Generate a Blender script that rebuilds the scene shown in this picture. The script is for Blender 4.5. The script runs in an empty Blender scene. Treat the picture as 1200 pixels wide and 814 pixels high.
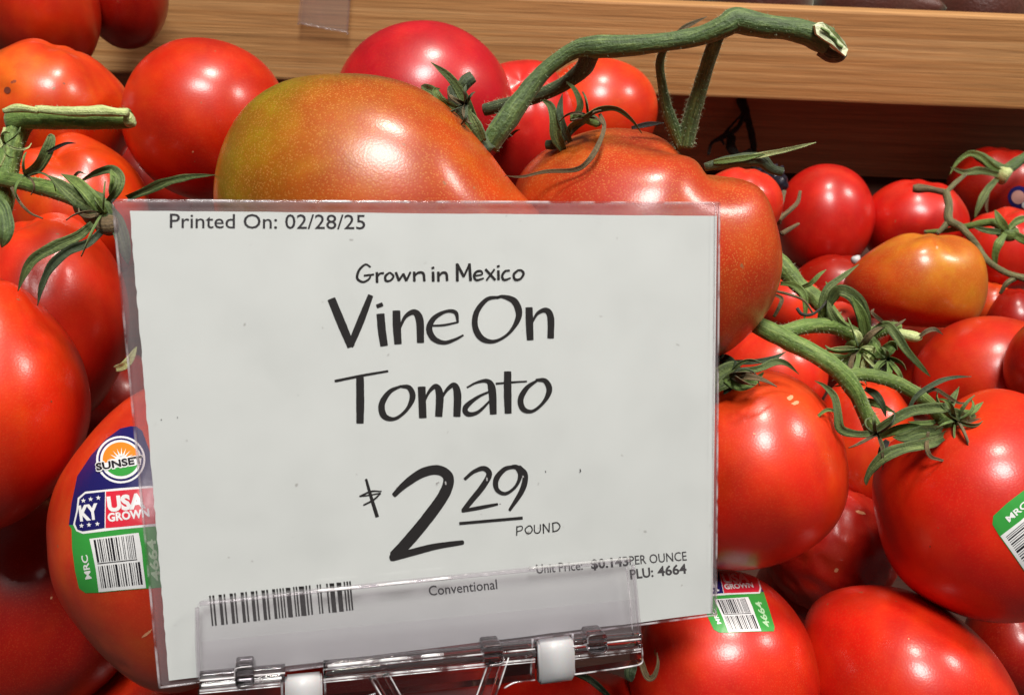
import bpy, bmesh, math, random
from mathutils import Vector, Matrix, noise
from mathutils.bvhtree import BVHTree
import numpy as np

random.seed(7)
S = bpy.context.scene
COL = S.collection
R = math.radians

# ------------------------------------------------------------------ camera
FPX = 1000.0                       # focal length in photo pixels (photo is 1200 x 814)
PITCH, ROLL = R(28), R(2.3)
C0 = Vector((0, 0, 0.42))
fwd = Vector((0, math.cos(PITCH), -math.sin(PITCH)))
up0 = Vector((0, math.sin(PITCH), math.cos(PITCH)))
rt0 = Vector((1, 0, 0))
cx = rt0 * math.cos(ROLL) + up0 * math.sin(ROLL)
cu = up0 * math.cos(ROLL) - rt0 * math.sin(ROLL)
cam = bpy.data.cameras.new('camera')
cam.sensor_width = 36.0
cam.lens = 36.0 * FPX / 1200.0
cam.clip_start = 0.01
cam.clip_end = 50
camo = bpy.data.objects.new('camera', cam)
COL.objects.link(camo)
M = Matrix((cx, cu, -fwd)).transposed().to_4x4()
M.translation = C0
camo.matrix_world = M
S.camera = camo
cam.dof.use_dof = True
cam.dof.focus_distance = 0.235
cam.dof.aperture_fstop = 34.0

# ------------------------------------------------------------------ world, lamps, exposure
w = bpy.data.worlds.new('World'); S.world = w; w.use_nodes = True
bg = w.node_tree.nodes['Background']
bg.inputs[0].default_value = (1.0, 0.92, 0.86, 1)
bg.inputs[1].default_value = 0.07

def lamp(name, d, dist, size, power, col, aim=Vector((0.05, 0.30, 0.32))):
    l = bpy.data.lights.new(name, 'AREA'); l.shape = 'DISK'; l.size = size
    l.energy = power; l.color = col
    o = bpy.data.objects.new(name, l); COL.objects.link(o)
    d = Vector(d).normalized()
    o.location = aim + d * dist
    o.rotation_euler = (-d).to_track_quat('-Z', 'Y').to_euler()
    return o
lamp('overhead_or_fill_lamp', (0.06, 0.03, 1.0), 1.5, 0.24, 15, (1.0, 0.91, 0.81))
lamp('overhead_or_fill_lamp', (0.85, -0.05, 0.85), 1.7, 0.24, 11, (1.0, 0.92, 0.84))
lamp('overhead_or_fill_lamp', (0.0, -0.46, 1.0), 1.7, 0.52, 31, (1.0, 0.98, 0.94))  # added fill lamp from the front, there to brighten the upright card

S.view_settings.view_transform = 'Standard'
S.view_settings.look = 'None'
S.view_settings.exposure = 0
S.view_settings.gamma = 1
S.cycles.use_denoising = True
S.cycles.max_bounces = 10
S.cycles.transmission_bounces = 8
S.cycles.transparent_max_bounces = 16
S.cycles.caustics_reflective = False
S.cycles.caustics_refractive = False
S.cycles.sample_clamp_indirect = 4

# ------------------------------------------------------------------ photo pixel + distance -> point in the place
def ray(px, py):
    return fwd + cx * ((px - 600) / FPX) + cu * ((407 - py) / FPX)
def P(px, py, d):
    return C0 + ray(px, py) * d
def onY(px, py, Y):
    r = ray(px, py); return C0 + r * ((Y - C0.y) / r.y)
def proj(p):
    q = p - C0; z = q.dot(fwd)
    return 600 + FPX * q.dot(cx) / z, 407 - FPX * q.dot(cu) / z

def lin(r, g, b):
    f = lambda c: (c / 255 / 12.92) if c <= 10 else (((c / 255) + 0.055) / 1.055) ** 2.4
    return (f(r), f(g), f(b))

# ------------------------------------------------------------------ object helpers
def tag(o, label=None, cat=None, group=None, kind=None):
    if label: o['label'] = label
    if cat: o['category'] = cat
    if group: o['group'] = group
    if kind: o['kind'] = kind
    return o
def link(name, me, mat=None, parent=None, loc=None, smooth=True):
    if mat: me.materials.append(mat)
    if smooth:
        me.polygons.foreach_set('use_smooth', [True] * len(me.polygons))
    o = bpy.data.objects.new(name, me); COL.objects.link(o)
    if loc is not None: o.location = loc
    if parent:
        o.parent = parent
        o.matrix_parent_inverse = Matrix.Translation(-parent.location)
    return o
def empty(name, loc):
    o = bpy.data.objects.new(name, None); COL.objects.link(o); o.location = loc
    o.empty_display_size = 0.01
    return o
def mesh(name, vs, fs):
    me = bpy.data.meshes.new(name); me.from_pydata([tuple(v) for v in vs], [], fs); me.update()
    return me

def catmull(pts, sub=6):
    P_ = [Vector(p) for p in pts]
    if len(P_) < 3:
        return [P_[0].lerp(P_[-1], i / sub) for i in range(sub + 1)]
    out = []
    Q = [P_[0] * 2 - P_[1]] + P_ + [P_[-1] * 2 - P_[-2]]
    for i in range(1, len(Q) - 2):
        a, b, c, d = Q[i - 1], Q[i], Q[i + 1], Q[i + 2]
        for k in range(sub):
            t = k / sub
            out.append(0.5 * ((2 * b) + (c - a) * t + (2 * a - 5 * b + 4 * c - d) * t * t + (3 * b - a - 3 * c + d) * t ** 3))
    out.append(P_[-1])
    return out

# ------------------------------------------------------------------ materials
def nt(name):
    m = bpy.data.materials.new(name); m.use_nodes = True
    n = m.node_tree; return m, n, n.nodes['Principled BSDF'], n.nodes['Material Output']
def simple(name, col, rough=0.5, spec=0.5, **kw):
    m, n, b, o = nt(name)
    b.inputs['Base Color'].default_value = (*col, 1)
    b.inputs['Roughness'].default_value = rough
    b.inputs['Specular IOR Level'].default_value = spec
    for k, v in kw.items(): b.inputs[k].default_value = v
    return m
def node(n, t, **kw):
    x = n.nodes.new(t)
    for k, v in kw.items(): setattr(x, k, v)
    return x
def ramp(n, stops):
    r = node(n, 'ShaderNodeValToRGB'); e = r.color_ramp.elements
    while len(e) < len(stops): e.new(0.5)
    for i, (p, c) in enumerate(stops):
        e[i].position = p; e[i].color = (*c, 1) if len(c) == 3 else c
    return r

def tomato_mat(name, speck=0.0, rough=0.38):
    m, n, b, out = nt(name); L = n.links
    at = node(n, 'ShaderNodeAttribute', attribute_name='skin')
    tc = node(n, 'ShaderNodeTexCoord')
    info = node(n, 'ShaderNodeObjectInfo')
    add = node(n, 'ShaderNodeVectorMath', operation='ADD')
    L.new(tc.outputs['Object'], add.inputs[0]); L.new(info.outputs['Location'], add.inputs[1])
    n1 = node(n, 'ShaderNodeTexNoise'); n1.inputs['Scale'].default_value = 55; n1.inputs['Detail'].default_value = 4
    L.new(add.outputs[0], n1.inputs['Vector'])
    mr = node(n, 'ShaderNodeMapRange'); mr.inputs['From Min'].default_value = 0.3; mr.inputs['From Max'].default_value = 0.7
    mr.inputs['To Min'].default_value = 0.72; mr.inputs['To Max'].default_value = 1.05
    L.new(n1.outputs[0], mr.inputs[0])
    mul = node(n, 'ShaderNodeVectorMath', operation='SCALE')
    nm = node(n, 'ShaderNodeTexNoise'); nm.inputs['Scale'].default_value = 95; nm.inputs['Detail'].default_value = 6; nm.inputs['Roughness'].default_value = 0.6
    L.new(add.outputs[0], nm.inputs['Vector'])
    mm = node(n, 'ShaderNodeMapRange'); mm.inputs['From Min'].default_value = 0.42; mm.inputs['From Max'].default_value = 0.68; mm.inputs['To Max'].default_value = 0.8
    L.new(nm.outputs[0], mm.inputs[0])
    wa = node(n, 'ShaderNodeVectorMath', operation='MULTIPLY'); wa.inputs[1].default_value = (1.06, 1.75, 1.2)
    L.new(at.outputs['Color'], wa.inputs[0])
    mo = node(n, 'ShaderNodeMix', data_type='RGBA'); L.new(mm.outputs[0], mo.inputs[0]); L.new(at.outputs['Color'], mo.inputs[6]); L.new(wa.outputs[0], mo.inputs[7])
    L.new(mo.outputs[2], mul.inputs[0]); L.new(mr.outputs[0], mul.inputs['Scale'])
    # golden flecks in the skin
    vo = node(n, 'ShaderNodeTexVoronoi'); vo.inputs['Scale'].default_value = 1500
    L.new(add.outputs[0], vo.inputs['Vector'])
    n2 = node(n, 'ShaderNodeTexNoise'); n2.inputs['Scale'].default_value = 70; n2.inputs['Detail'].default_value = 2
    L.new(add.outputs[0], n2.inputs['Vector'])
    m2 = node(n, 'ShaderNodeMapRange'); m2.inputs['From Min'].default_value = 0.42; m2.inputs['From Max'].default_value = 0.12
    m2.inputs['To Min'].default_value = 0; m2.inputs['To Max'].default_value = 1
    L.new(vo.outputs['Distance'], m2.inputs[0])
    m3 = node(n, 'ShaderNodeMath', operation='MULTIPLY'); L.new(m2.outputs[0], m3.inputs[0]); L.new(n2.outputs[0], m3.inputs[1])
    m4 = node(n, 'ShaderNodeMath', operation='MULTIPLY'); L.new(m3.outputs[0], m4.inputs[0]); m4.inputs[1].default_value = 0.26 + speck
    mix = node(n, 'ShaderNodeMix', data_type='RGBA')
    L.new(m4.outputs[0], mix.inputs[0]); L.new(mul.outputs[0], mix.inputs[6])
    mix.inputs[7].default_value = (0.68, 0.32, 0.08, 1) if speck else (0.80, 0.15, 0.05, 1)
    # rare small scuffs
    n4 = node(n, 'ShaderNodeTexNoise'); n4.inputs['Scale'].default_value = 240; n4.inputs['Detail'].default_value = 3
    L.new(add.outputs[0], n4.inputs['Vector'])
    m5 = node(n, 'ShaderNodeMapRange'); m5.inputs['From Min'].default_value = 0.73; m5.inputs['From Max'].default_value = 0.78
    L.new(n4.outputs[0], m5.inputs[0])
    mx2 = node(n, 'ShaderNodeMix', data_type='RGBA'); L.new(m5.outputs[0], mx2.inputs[0]); L.new(mix.outputs[2], mx2.inputs[6])
    mx2.inputs[7].default_value = (0.30, 0.12, 0.05, 1)
    L.new(mx2.outputs[2], b.inputs['Base Color'])
    b.inputs['Subsurface Weight'].default_value = 0.12
    b.inputs['Subsurface Radius'].default_value = (1.0, 0.25, 0.1)
    b.inputs['Subsurface Scale'].default_value = 0.004
    # broad sheen of the waxy skin under a sharper coat
    n3 = node(n, 'ShaderNodeTexNoise'); n3.inputs['Scale'].default_value = 120; n3.inputs['Detail'].default_value = 5
    L.new(add.outputs[0], n3.inputs['Vector'])
    mr3 = node(n, 'ShaderNodeMapRange'); mr3.inputs['To Min'].default_value = rough - 0.06; mr3.inputs['To Max'].default_value = rough + 0.14
    L.new(n3.outputs[0], mr3.inputs[0]); L.new(mr3.outputs[0], b.inputs['Roughness'])
    b.inputs['Specular IOR Level'].default_value = 0.30
    b.inputs['Coat Weight'].default_value = 0.6
    b.inputs['Coat Roughness'].default_value = 0.235
    bp = node(n, 'ShaderNodeBump'); bp.inputs['Strength'].default_value = 0.11; bp.inputs['Distance'].default_value = 0.0006
    L.new(n3.outputs[0], bp.inputs['Height'])
    bp2 = node(n, 'ShaderNodeBump'); bp2.inputs['Strength'].default_value = 0.07; bp2.inputs['Distance'].default_value = 0.0002
    L.new(vo.outputs['Distance'], bp2.inputs['Height']); L.new(bp.outputs[0], bp2.inputs['Normal'])
    L.new(bp2.outputs[0], b.inputs['Normal']); L.new(bp2.outputs[0], b.inputs['Coat Normal'])
    return m
MT = tomato_mat('tomato_skin')
MTS = tomato_mat('tomato_skin_flecked', 0.40, 0.38)

def wood_mat(name, c1, c2, c3, rough=0.5):
    m, n, b, out = nt(name); L = n.links
    tc = node(n, 'ShaderNodeTexCoord')
    mp = node(n, 'ShaderNodeMapping'); mp.inputs['Scale'].default_value = (1.2, 240, 240)
    L.new(tc.outputs['Object'], mp.inputs[0])
    na = node(n, 'ShaderNodeTexNoise'); na.inputs['Scale'].default_value = 1.2; na.inputs['Detail'].default_value = 4; na.inputs['Distortion'].default_value = 0.25
    L.new(mp.outputs[0], na.inputs['Vector'])
    mp2 = node(n, 'ShaderNodeMapping'); mp2.inputs['Scale'].default_value = (30, 1300, 1300)
    L.new(tc.outputs['Object'], mp2.inputs[0])
    nb = node(n, 'ShaderNodeTexNoise'); nb.inputs['Scale'].default_value = 1.0; nb.inputs['Detail'].default_value = 5
    L.new(mp2.outputs[0], nb.inputs['Vector'])
    ra = ramp(n, [(0.3, c1), (0.52, c2), (0.72, c3)])
    L.new(na.outputs[0], ra.inputs[0])
    mr = node(n, 'ShaderNodeMapRange'); mr.inputs['From Min'].default_value = 0.3; mr.inputs['From Max'].default_value = 0.7
    mr.inputs['To Min'].default_value = 0.78; mr.inputs['To Max'].default_value = 1.16
    L.new(nb.outputs[0], mr.inputs[0])
    mul = node(n, 'ShaderNodeVectorMath', operation='SCALE'); L.new(ra.outputs[0], mul.inputs[0]); L.new(mr.outputs[0], mul.inputs['Scale'])
    # dark latewood lines
    mp3 = node(n, 'ShaderNodeMapping'); mp3.inputs['Scale'].default_value = (0.9, 480, 480)
    L.new(tc.outputs['Object'], mp3.inputs[0])
    nc = node(n, 'ShaderNodeTexNoise'); nc.inputs['Scale'].default_value = 1.0; nc.inputs['Detail'].default_value = 1; nc.inputs['Distortion'].default_value = 0.15
    L.new(mp3.outputs[0], nc.inputs['Vector'])
    mr2 = node(n, 'ShaderNodeMapRange'); mr2.inputs['From Min'].default_value = 0.60; mr2.inputs['From Max'].default_value = 0.70
    mr2.inputs['To Min'].default_value = 1.0; mr2.inputs['To Max'].default_value = 0.74
    L.new(nc.outputs[0], mr2.inputs[0])
    mul2 = node(n, 'ShaderNodeVectorMath', operation='SCALE'); L.new(mul.outputs[0], mul2.inputs[0]); L.new(mr2.outputs[0], mul2.inputs['Scale'])
    L.new(mul2.outputs[0], b.inputs['Base Color'])
    b.inputs['Roughness'].default_value = rough
    bp = node(n, 'ShaderNodeBump'); bp.inputs['Strength'].default_value = 0.25; bp.inputs['Distance'].default_value = 0.0008
    L.new(nb.outputs[0], bp.inputs['Height']); L.new(bp.outputs[0], b.inputs['Normal'])
    return m
MW = wood_mat('pine_wood', lin(168, 116, 66), lin(190, 140, 88), lin(204, 158, 106))
MWD = wood_mat('stained_wood', lin(60, 28, 15), lin(72, 34, 18), lin(84, 42, 24), .8)
MWB = wood_mat('back_board_wood', lin(176, 122, 84), lin(196, 140, 98), lin(210, 156, 112), .6)

def vine_mat(name, c1, c2, c3, rough=0.6, sc=160):
    m, n, b, out = nt(name); L = n.links
    tc = node(n, 'ShaderNodeTexCoord')
    fa = node(n, 'ShaderNodeAttribute', attribute_name='fib')
    na = node(n, 'ShaderNodeTexNoise'); na.inputs['Scale'].default_value = 2.3; na.inputs['Detail'].default_value = 5; na.inputs['Roughness'].default_value = 0.65
    L.new(fa.outputs['Vector'], na.inputs['Vector'])
    ra = ramp(n, [(0.28, c1), (0.5, c2), (0.72, c3)])
    L.new(na.outputs[0], ra.inputs[0])
    nb = node(n, 'ShaderNodeTexNoise'); nb.inputs['Scale'].default_value = sc * 6; nb.inputs['Detail'].default_value = 3
    L.new(tc.outputs['Object'], nb.inputs['Vector'])
    mr = node(n, 'ShaderNodeMapRange'); mr.inputs['To Min'].default_value = 0.6; mr.inputs['To Max'].default_value = 1.4
    L.new(nb.outputs[0], mr.inputs[0])
    mul = node(n, 'ShaderNodeVectorMath', operation='SCALE'); L.new(ra.outputs[0], mul.inputs[0]); L.new(mr.outputs[0], mul.inputs['Scale'])
    L.new(mul.outputs[0], b.inputs['Base Color'])
    b.inputs['Roughness'].default_value = rough
    b.inputs['Sheen Weight'].default_value = 0.25
    b.inputs['Sheen Tint'].default_value = (0.8, 0.9, 0.7, 1)
    bp = node(n, 'ShaderNodeBump'); bp.inputs['Strength'].default_value = 0.6; bp.inputs['Distance'].default_value = 0.0006
    ha = node(n, 'ShaderNodeMath', operation='ADD'); L.new(na.outputs[0], ha.inputs[0]); L.new(nb.outputs[0], ha.inputs[1])
    L.new(ha.outputs[0], bp.inputs['Height']); L.new(bp.outputs[0], b.inputs['Normal'])
    return m
MV = vine_mat('vine_green', lin(34, 50, 18), lin(66, 90, 38), lin(114, 134, 72))
MVD = vine_mat('vine_dark', lin(20, 30, 14), lin(44, 60, 30), lin(84, 98, 56))
MVR = vine_mat('vine_mid', lin(56, 78, 24), lin(92, 120, 46), lin(140, 160, 84))
MVF = vine_mat('vine_fresh', lin(58, 80, 26), lin(90, 114, 44), lin(134, 152, 78))
MSEP = vine_mat('sepal_green', lin(36, 48, 18), lin(76, 94, 40), lin(136, 148, 86), 0.65, 240)
MDRY = vine_mat('sepal_dry', lin(44, 30, 18), lin(90, 70, 40), lin(140, 122, 80), 0.7, 240)
MBLK = vine_mat('vine_blackened', lin(14, 10, 9), lin(28, 20, 16), lin(52, 40, 30), 0.7, 240)
MPALE = vine_mat('vine_pale_cut', lin(128, 146, 78), lin(180, 192, 124), lin(216, 222, 170), 0.55, 300)
MPITH = vine_mat('vine_pith', lin(70, 96, 40), lin(100, 128, 60), lin(150, 168, 100), 0.6, 400)

def clear_mat(name, haze, tint, gloss_r=0.05, hazecol=(0.85, 0.82, 0.84), bump=0.0):
    """thin clear plastic sheet: see-through, a little milky, glossy at grazing angles"""
    m, n, b, out = nt(name); L = n.links; n.nodes.remove(b)
    tr = node(n, 'ShaderNodeBsdfTransparent'); tr.inputs[0].default_value = (*tint, 1)
    df = node(n, 'ShaderNodeBsdfDiffuse'); df.inputs[0].default_value = (*hazecol, 1)
    gl = node(n, 'ShaderNodeBsdfGlossy'); gl.inputs['Roughness'].default_value = gloss_r
    fr = node(n, 'ShaderNodeFresnel'); ge = node(n, 'ShaderNodeNewGeometry')
    io = node(n, 'ShaderNodeMapRange'); io.inputs['To Min'].default_value = 1.45; io.inputs['To Max'].default_value = 1 / 1.45   # light leaving the sheet by its far face
    L.new(ge.outputs['Backfacing'], io.inputs[0]); L.new(io.outputs[0], fr.inputs[0])
    m1 = node(n, 'ShaderNodeMixShader'); m1.inputs[0].default_value = haze
    L.new(tr.outputs[0], m1.inputs[1]); L.new(df.outputs[0], m1.inputs[2])
    m2 = node(n, 'ShaderNodeMixShader')
    L.new(fr.outputs[0], m2.inputs[0]); L.new(m1.outputs[0], m2.inputs[1]); L.new(gl.outputs[0], m2.inputs[2])
    L.new(m2.outputs[0], out.inputs[0])
    if bump:
        tc = node(n, 'ShaderNodeTexCoord')
        na = node(n, 'ShaderNodeTexNoise'); na.inputs['Scale'].default_value = 260; na.inputs['Detail'].default_value = 4
        L.new(tc.outputs['Object'], na.inputs['Vector'])
        bp = node(n, 'ShaderNodeBump'); bp.inputs['Strength'].default_value = bump; bp.inputs['Distance'].default_value = 0.0006
        L.new(na.outputs[0], bp.inputs['Height'])
        L.new(bp.outputs[0], gl.inputs['Normal'])
        if haze > .2:                         # milky whitening, painted glints included, comes and goes along an edge
            nq = node(n, 'ShaderNodeTexNoise'); nq.inputs['Scale'].default_value = 180; nq.inputs['Detail'].default_value = 3
            L.new(tc.outputs['Object'], nq.inputs['Vector'])
            mq = node(n, 'ShaderNodeMapRange'); mq.inputs['From Min'].default_value = 0.40; mq.inputs['From Max'].default_value = 0.62
            mq.inputs['To Min'].default_value = 0.02; mq.inputs['To Max'].default_value = min(1, haze * 1.5)
            L.new(nq.outputs[0], mq.inputs[0]); L.new(mq.outputs[0], m1.inputs[0])
    return m
MSLV = clear_mat('sleeve_film', 0.006, (0.985, 0.98, 0.985), 0.08)
MSLB = clear_mat('sleeve_back_film', 0.10, (0.86, 0.82, 0.84), 0.12)
MSLE = clear_mat('sleeve_weld', 0.30, (0.92, 0.88, 0.90), 0.12, bump=0.6)
MFLAP = clear_mat('clear_flap', 0.03, (0.985, 0.975, 0.985), 0.12, (0.8, 0.78, 0.82), bump=0.15)
MLIP = clear_mat('clear_lip', 0.05, (0.93, 0.91, 0.93), 0.14, bump=1.0)
def glass(name, col=(0.97, 0.95, 0.97), r=0.03, ior=1.49):
    m, n, b, out = nt(name)
    b.inputs['Base Color'].default_value = (*col, 1); b.inputs['Transmission Weight'].default_value = 1
    b.inputs['Roughness'].default_value = r; b.inputs['IOR'].default_value = ior
    return m
MGL = glass('clear_acrylic')
MNYL = simple('white_nylon', lin(188, 188, 190), 0.4, 0.5, **{'Subsurface Weight': 0.2, 'Subsurface Scale': 0.002})
MINK = simple('black_ink', lin(32, 30, 30), 0.45, 0.4)
MINKG = simple('grey_ink', lin(78, 76, 78), 0.5, 0.4)
MINK2 = simple('dark_ink', lin(48, 46, 50), 0.5, 0.4)

# paper: off-white card stock with faint specks and smudges
MPAP, n, b, out = nt('sign_paper'); L = n.links
tc = node(n, 'ShaderNodeTexCoord')
na = node(n, 'ShaderNodeTexNoise'); na.inputs['Scale'].default_value = 60; na.inputs['Detail'].default_value = 6
L.new(tc.outputs['Object'], na.inputs['Vector'])
ra = ramp(n, [(0.25, lin(226, 232, 228)), (0.5, lin(232, 238, 234)), (0.75, lin(236, 242, 238))])
L.new(na.outputs[0], ra.inputs[0])
nb = node(n, 'ShaderNodeTexNoise'); nb.inputs['Scale'].default_value = 420; nb.inputs['Detail'].default_value = 1
L.new(tc.outputs['Object'], nb.inputs['Vector'])
mr = node(n, 'ShaderNodeMapRange'); mr.inputs['From Min'].default_value = 0.76; mr.inputs['From Max'].default_value = 0.88
L.new(nb.outputs[0], mr.inputs[0])
mx = node(n, 'ShaderNodeMix', data_type='RGBA'); L.new(mr.outputs[0], mx.inputs[0]); L.new(ra.outputs[0], mx.inputs[6]); mx.inputs[7].default_value = (*lin(150, 146, 140), 1)
L.new(mx.outputs[2], b.inputs['Base Color']); b.inputs['Roughness'].default_value = 0.6
b.inputs['Specular IOR Level'].default_value = 0.25

# ------------------------------------------------------------------ the wooden display
def box(name, lo, hi, mat, parent=None, bev=0.0015):
    bm = bmesh.new()
    bmesh.ops.create_cube(bm, size=1)
    lo, hi = Vector(lo), Vector(hi); c = (lo + hi) / 2; s = hi - lo
    for v in bm.verts: v.co = Vector((v.co.x * s.x, v.co.y * s.y, v.co.z * s.z))
    if bev: bmesh.ops.bevel(bm, geom=bm.edges[:], offset=bev, segments=2, affect='EDGES', profile=0.6)
    me = bpy.data.meshes.new(name); bm.to_mesh(me); bm.free()
    return link(name, me, mat, parent, c, smooth=False)
YB = 0.532
zt = onY(985, 12.5, YB).z; zb = onY(985, 120, YB).z
o = box('shelf_board', (-0.9, YB, zb), (0.9, YB + 0.022, zt), MW)
tag(o, 'long pale pine board across the top behind the tomatoes', 'board')
o = box('shelf_back_board', (-0.9, 0.590, 0.0), (0.9, 0.605, zb - 0.006), MWB)
tag(o, 'dark stained wood board in shade below the pale pine board', 'board')
o = box('upper_shelf_base', (-0.9, YB + 0.0225, zb - 0.004), (0.9, 0.80, zb + 0.008), MWD)
tag(o, kind='structure')
o = box('upper_shelf_back_wall', (-0.9, 0.90, -0.2), (0.9, 0.92, 1.2), simple('dark_wall', (0.03, 0.02, 0.015), 0.8))
tag(o, kind='structure')
# sloping bin floor under the heap
fl = box('bin_floor', (-0.9, -0.27, -0.006), (0.9, 0.27, 0.006), MWD)
fl.location = (0, 0.40, 0.150); fl.rotation_euler = (R(27), 0, 0)
tag(fl, kind='structure')

# ------------------------------------------------------------------ tomatoes
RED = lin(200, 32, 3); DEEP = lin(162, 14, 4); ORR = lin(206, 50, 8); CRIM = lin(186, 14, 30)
ORA = lin(206, 92, 24); YEL = lin(186, 140, 26); GRN = lin(144, 104, 10); BRO = lin(190, 70, 22)
TOM = {}
GRP = 'tomatoes heaped in the bin'
def tomato(key, px, py, rx, ry, d, label, col=RED, sil=None, axis=(0.2, 1, 0.2), lobes=5, lamp_=0.02, dim=0.10,
           patches=(), mat=None, rz=1.0, seed=0, bumps=(), rough=0.0, seg=(72, 56)):
    NU, NV = seg
    ctr = P(px, py, d)
    wv = (C0 - ctr).normalized()                 # towards the camera
    xv = (cx - wv * cx.dot(wv)).normalized(); yv = wv.cross(xv)
    if yv.dot(cu) < 0: yv = -yv
    ax = Vector(axis).normalized()
    a1 = ax.orthogonal().normalized(); a2 = ax.cross(a1)
    if sil:
        xs = [p[0] for p in sil]; ys = [p[1] for p in sil]
        tb = (min(xs), max(xs), min(ys), max(ys))
        mx_, my_ = (tb[0] + tb[1]) / 2, (tb[2] + tb[3]) / 2
        loop = catmull([(p[0], p[1], 0) for p in sil] + [(sil[0][0], sil[0][1], 0)], 5)
        an = sorted((math.atan2(-(p.y - my_), p.x - mx_), math.hypot(p.x - mx_, p.y - my_)) for p in loop)
        AN = np.array([a for a, r in an]); RN = np.array([r for a, r in an])
        AN = np.concatenate([AN - 2 * math.pi, AN, AN + 2 * math.pi]); RN = np.concatenate([RN] * 3)
        tt = np.linspace(-math.pi, math.pi, 181); rr_ = np.interp(tt, AN, RN)
        rr_ = np.convolve(np.concatenate([rr_[-7:-1], rr_, rr_[1:7]]), np.ones(7) / 7, 'same')[6:-6]
        RM = float(rr_.mean())
    else:
        tb = (px - rx, px + rx, py - ry, py + ry)
    base = (rx + ry) / 2 / FPX * d
    pts = []; uns = []
    for j in range(NV + 1):
        th = math.pi * j / NV
        for i in range(NU):
            ph = 2 * math.pi * i / NU
            u = ax * math.cos(th) + (a1 * math.cos(ph) + a2 * math.sin(ph)) * math.sin(th)
            s = 1.0
            s -= dim * math.exp(-(th / 0.30) ** 2)
            s += lamp_ * math.cos(lobes * ph + seed) * math.exp(-((th - 0.5) / 0.55) ** 2) * min(1, th * 3)
            s += 0.022 * noise.noise(u * 1.6 + Vector((seed * 3.1, 1.7, seed)))
            if rough: s += rough * noise.fractal(u * 5 + Vector((seed, 2, 3)), 1.0, 2.0, 3)
            s -= 0.005 * math.exp(-((math.pi - th) / 0.16) ** 2)
            for (bx, by, bz, bw, bh) in bumps:
                dd = (u - Vector((bx, by, bz)).normalized()).length
                s += bh * math.exp(-(dd / bw) ** 2)
            v = u * s
            if sil:
                r0 = math.hypot(v.x, v.y); t = min(1, r0); t = t * t * (3 - 2 * t)
                k = float(np.interp(math.atan2(v.y, v.x), tt, rr_)) / RM
                k = 1 + (k - 1) * t
                v = Vector((v.x * k, v.y * k, v.z))
            pts.append(v); uns.append(u)
    sx, sy = rx / FPX * d, ry / FPX * d
    if sil: sx = sy = RM / FPX * d
    sz = (sx + sy) / 2 * rz
    c = ctr.copy()
    for it in range(5):
        W = [c + xv * (v.x * sx) + yv * (v.y * sy) + wv * (v.z * sz) for v in pts]
        q = [proj(p) for p in W]
        x0, x1 = min(a[0] for a in q), max(a[0] for a in q); y0, y1 = min(a[1] for a in q), max(a[1] for a in q)
        sx *= (tb[1] - tb[0]) / (x1 - x0); sy *= (tb[3] - tb[2]) / (y1 - y0)
        c = c + cx * ((tb[0] + tb[1] - x0 - x1) / 2 / FPX * d) - cu * ((tb[2] + tb[3] - y0 - y1) / 2 / FPX * d)
    W = [xv * (v.x * sx) + yv * (v.y * sy) + wv * (v.z * sz) for v in pts]
    fs = []
    for j in range(NV):
        for i in range(NU):
            a = j * NU + i; b_ = j * NU + (i + 1) % NU
            fs.append((a, b_, b_ + NU, a + NU))
    me = mesh('tomato', W, fs)
    bm = bmesh.new(); bm.from_mesh(me); bmesh.ops.remove_doubles(bm, verts=bm.verts, dist=1e-6)
    bmesh.ops.recalc_face_normals(bm, faces=bm.faces); bm.to_mesh(me); bm.free()
    # skin colour: ripeness varies over the fruit
    ca = me.color_attributes.new('skin', 'FLOAT_COLOR', 'POINT')
    cb = Vector(col); B = Matrix((xv, yv, wv))
    for k, v in enumerate(me.vertices):
        l = B @ v.co; u = Vector((l.x / sx, l.y / sy, l.z / sz))
        u = u.normalized() if u.length > 0 else u
        cc = cb.copy()
        nn = noise.noise(u * 2.2 + Vector((seed * 1.3, 5, seed)))
        f = max(0, min(1, 0.30 + nn * 0.9)) * 0.45
        cc = cc.lerp(Vector((cb.x * 1.02, cb.y * 2.3 + 0.004, cb.z)), f)
        ct = max(-1, min(1, u.dot(ax))); pa = math.atan2(u.dot(a2), u.dot(a1)); sn_ = math.sqrt(1 - ct * ct)
        q_ = noise.noise(Vector((math.cos(pa) * 7, math.sin(pa) * 7, ct * 1.2 + seed))) * sn_       # faint streaks from pole to pole
        cc = Vector((cc.x * (1 + .10 * q_), cc.y * (1 + .55 * q_), cc.z))
        for (bx, by, bz, bc, bw) in patches:
            dd = (u - Vector((bx, by, bz)).normalized()).length + 0.16 * noise.noise(u * 3.1 + Vector((seed, 0, 2)))
            cc = cc.lerp(Vector(bc), math.exp(-max(0, dd / bw) ** 2.4))
        ca.data[k].color = (cc.x, cc.y, cc.z, 1)
    o = link('tomato', me, mat or MT, None, c)
    tag(o, label, 'tomato', GRP)
    TOM[key] = o
    return o

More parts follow.
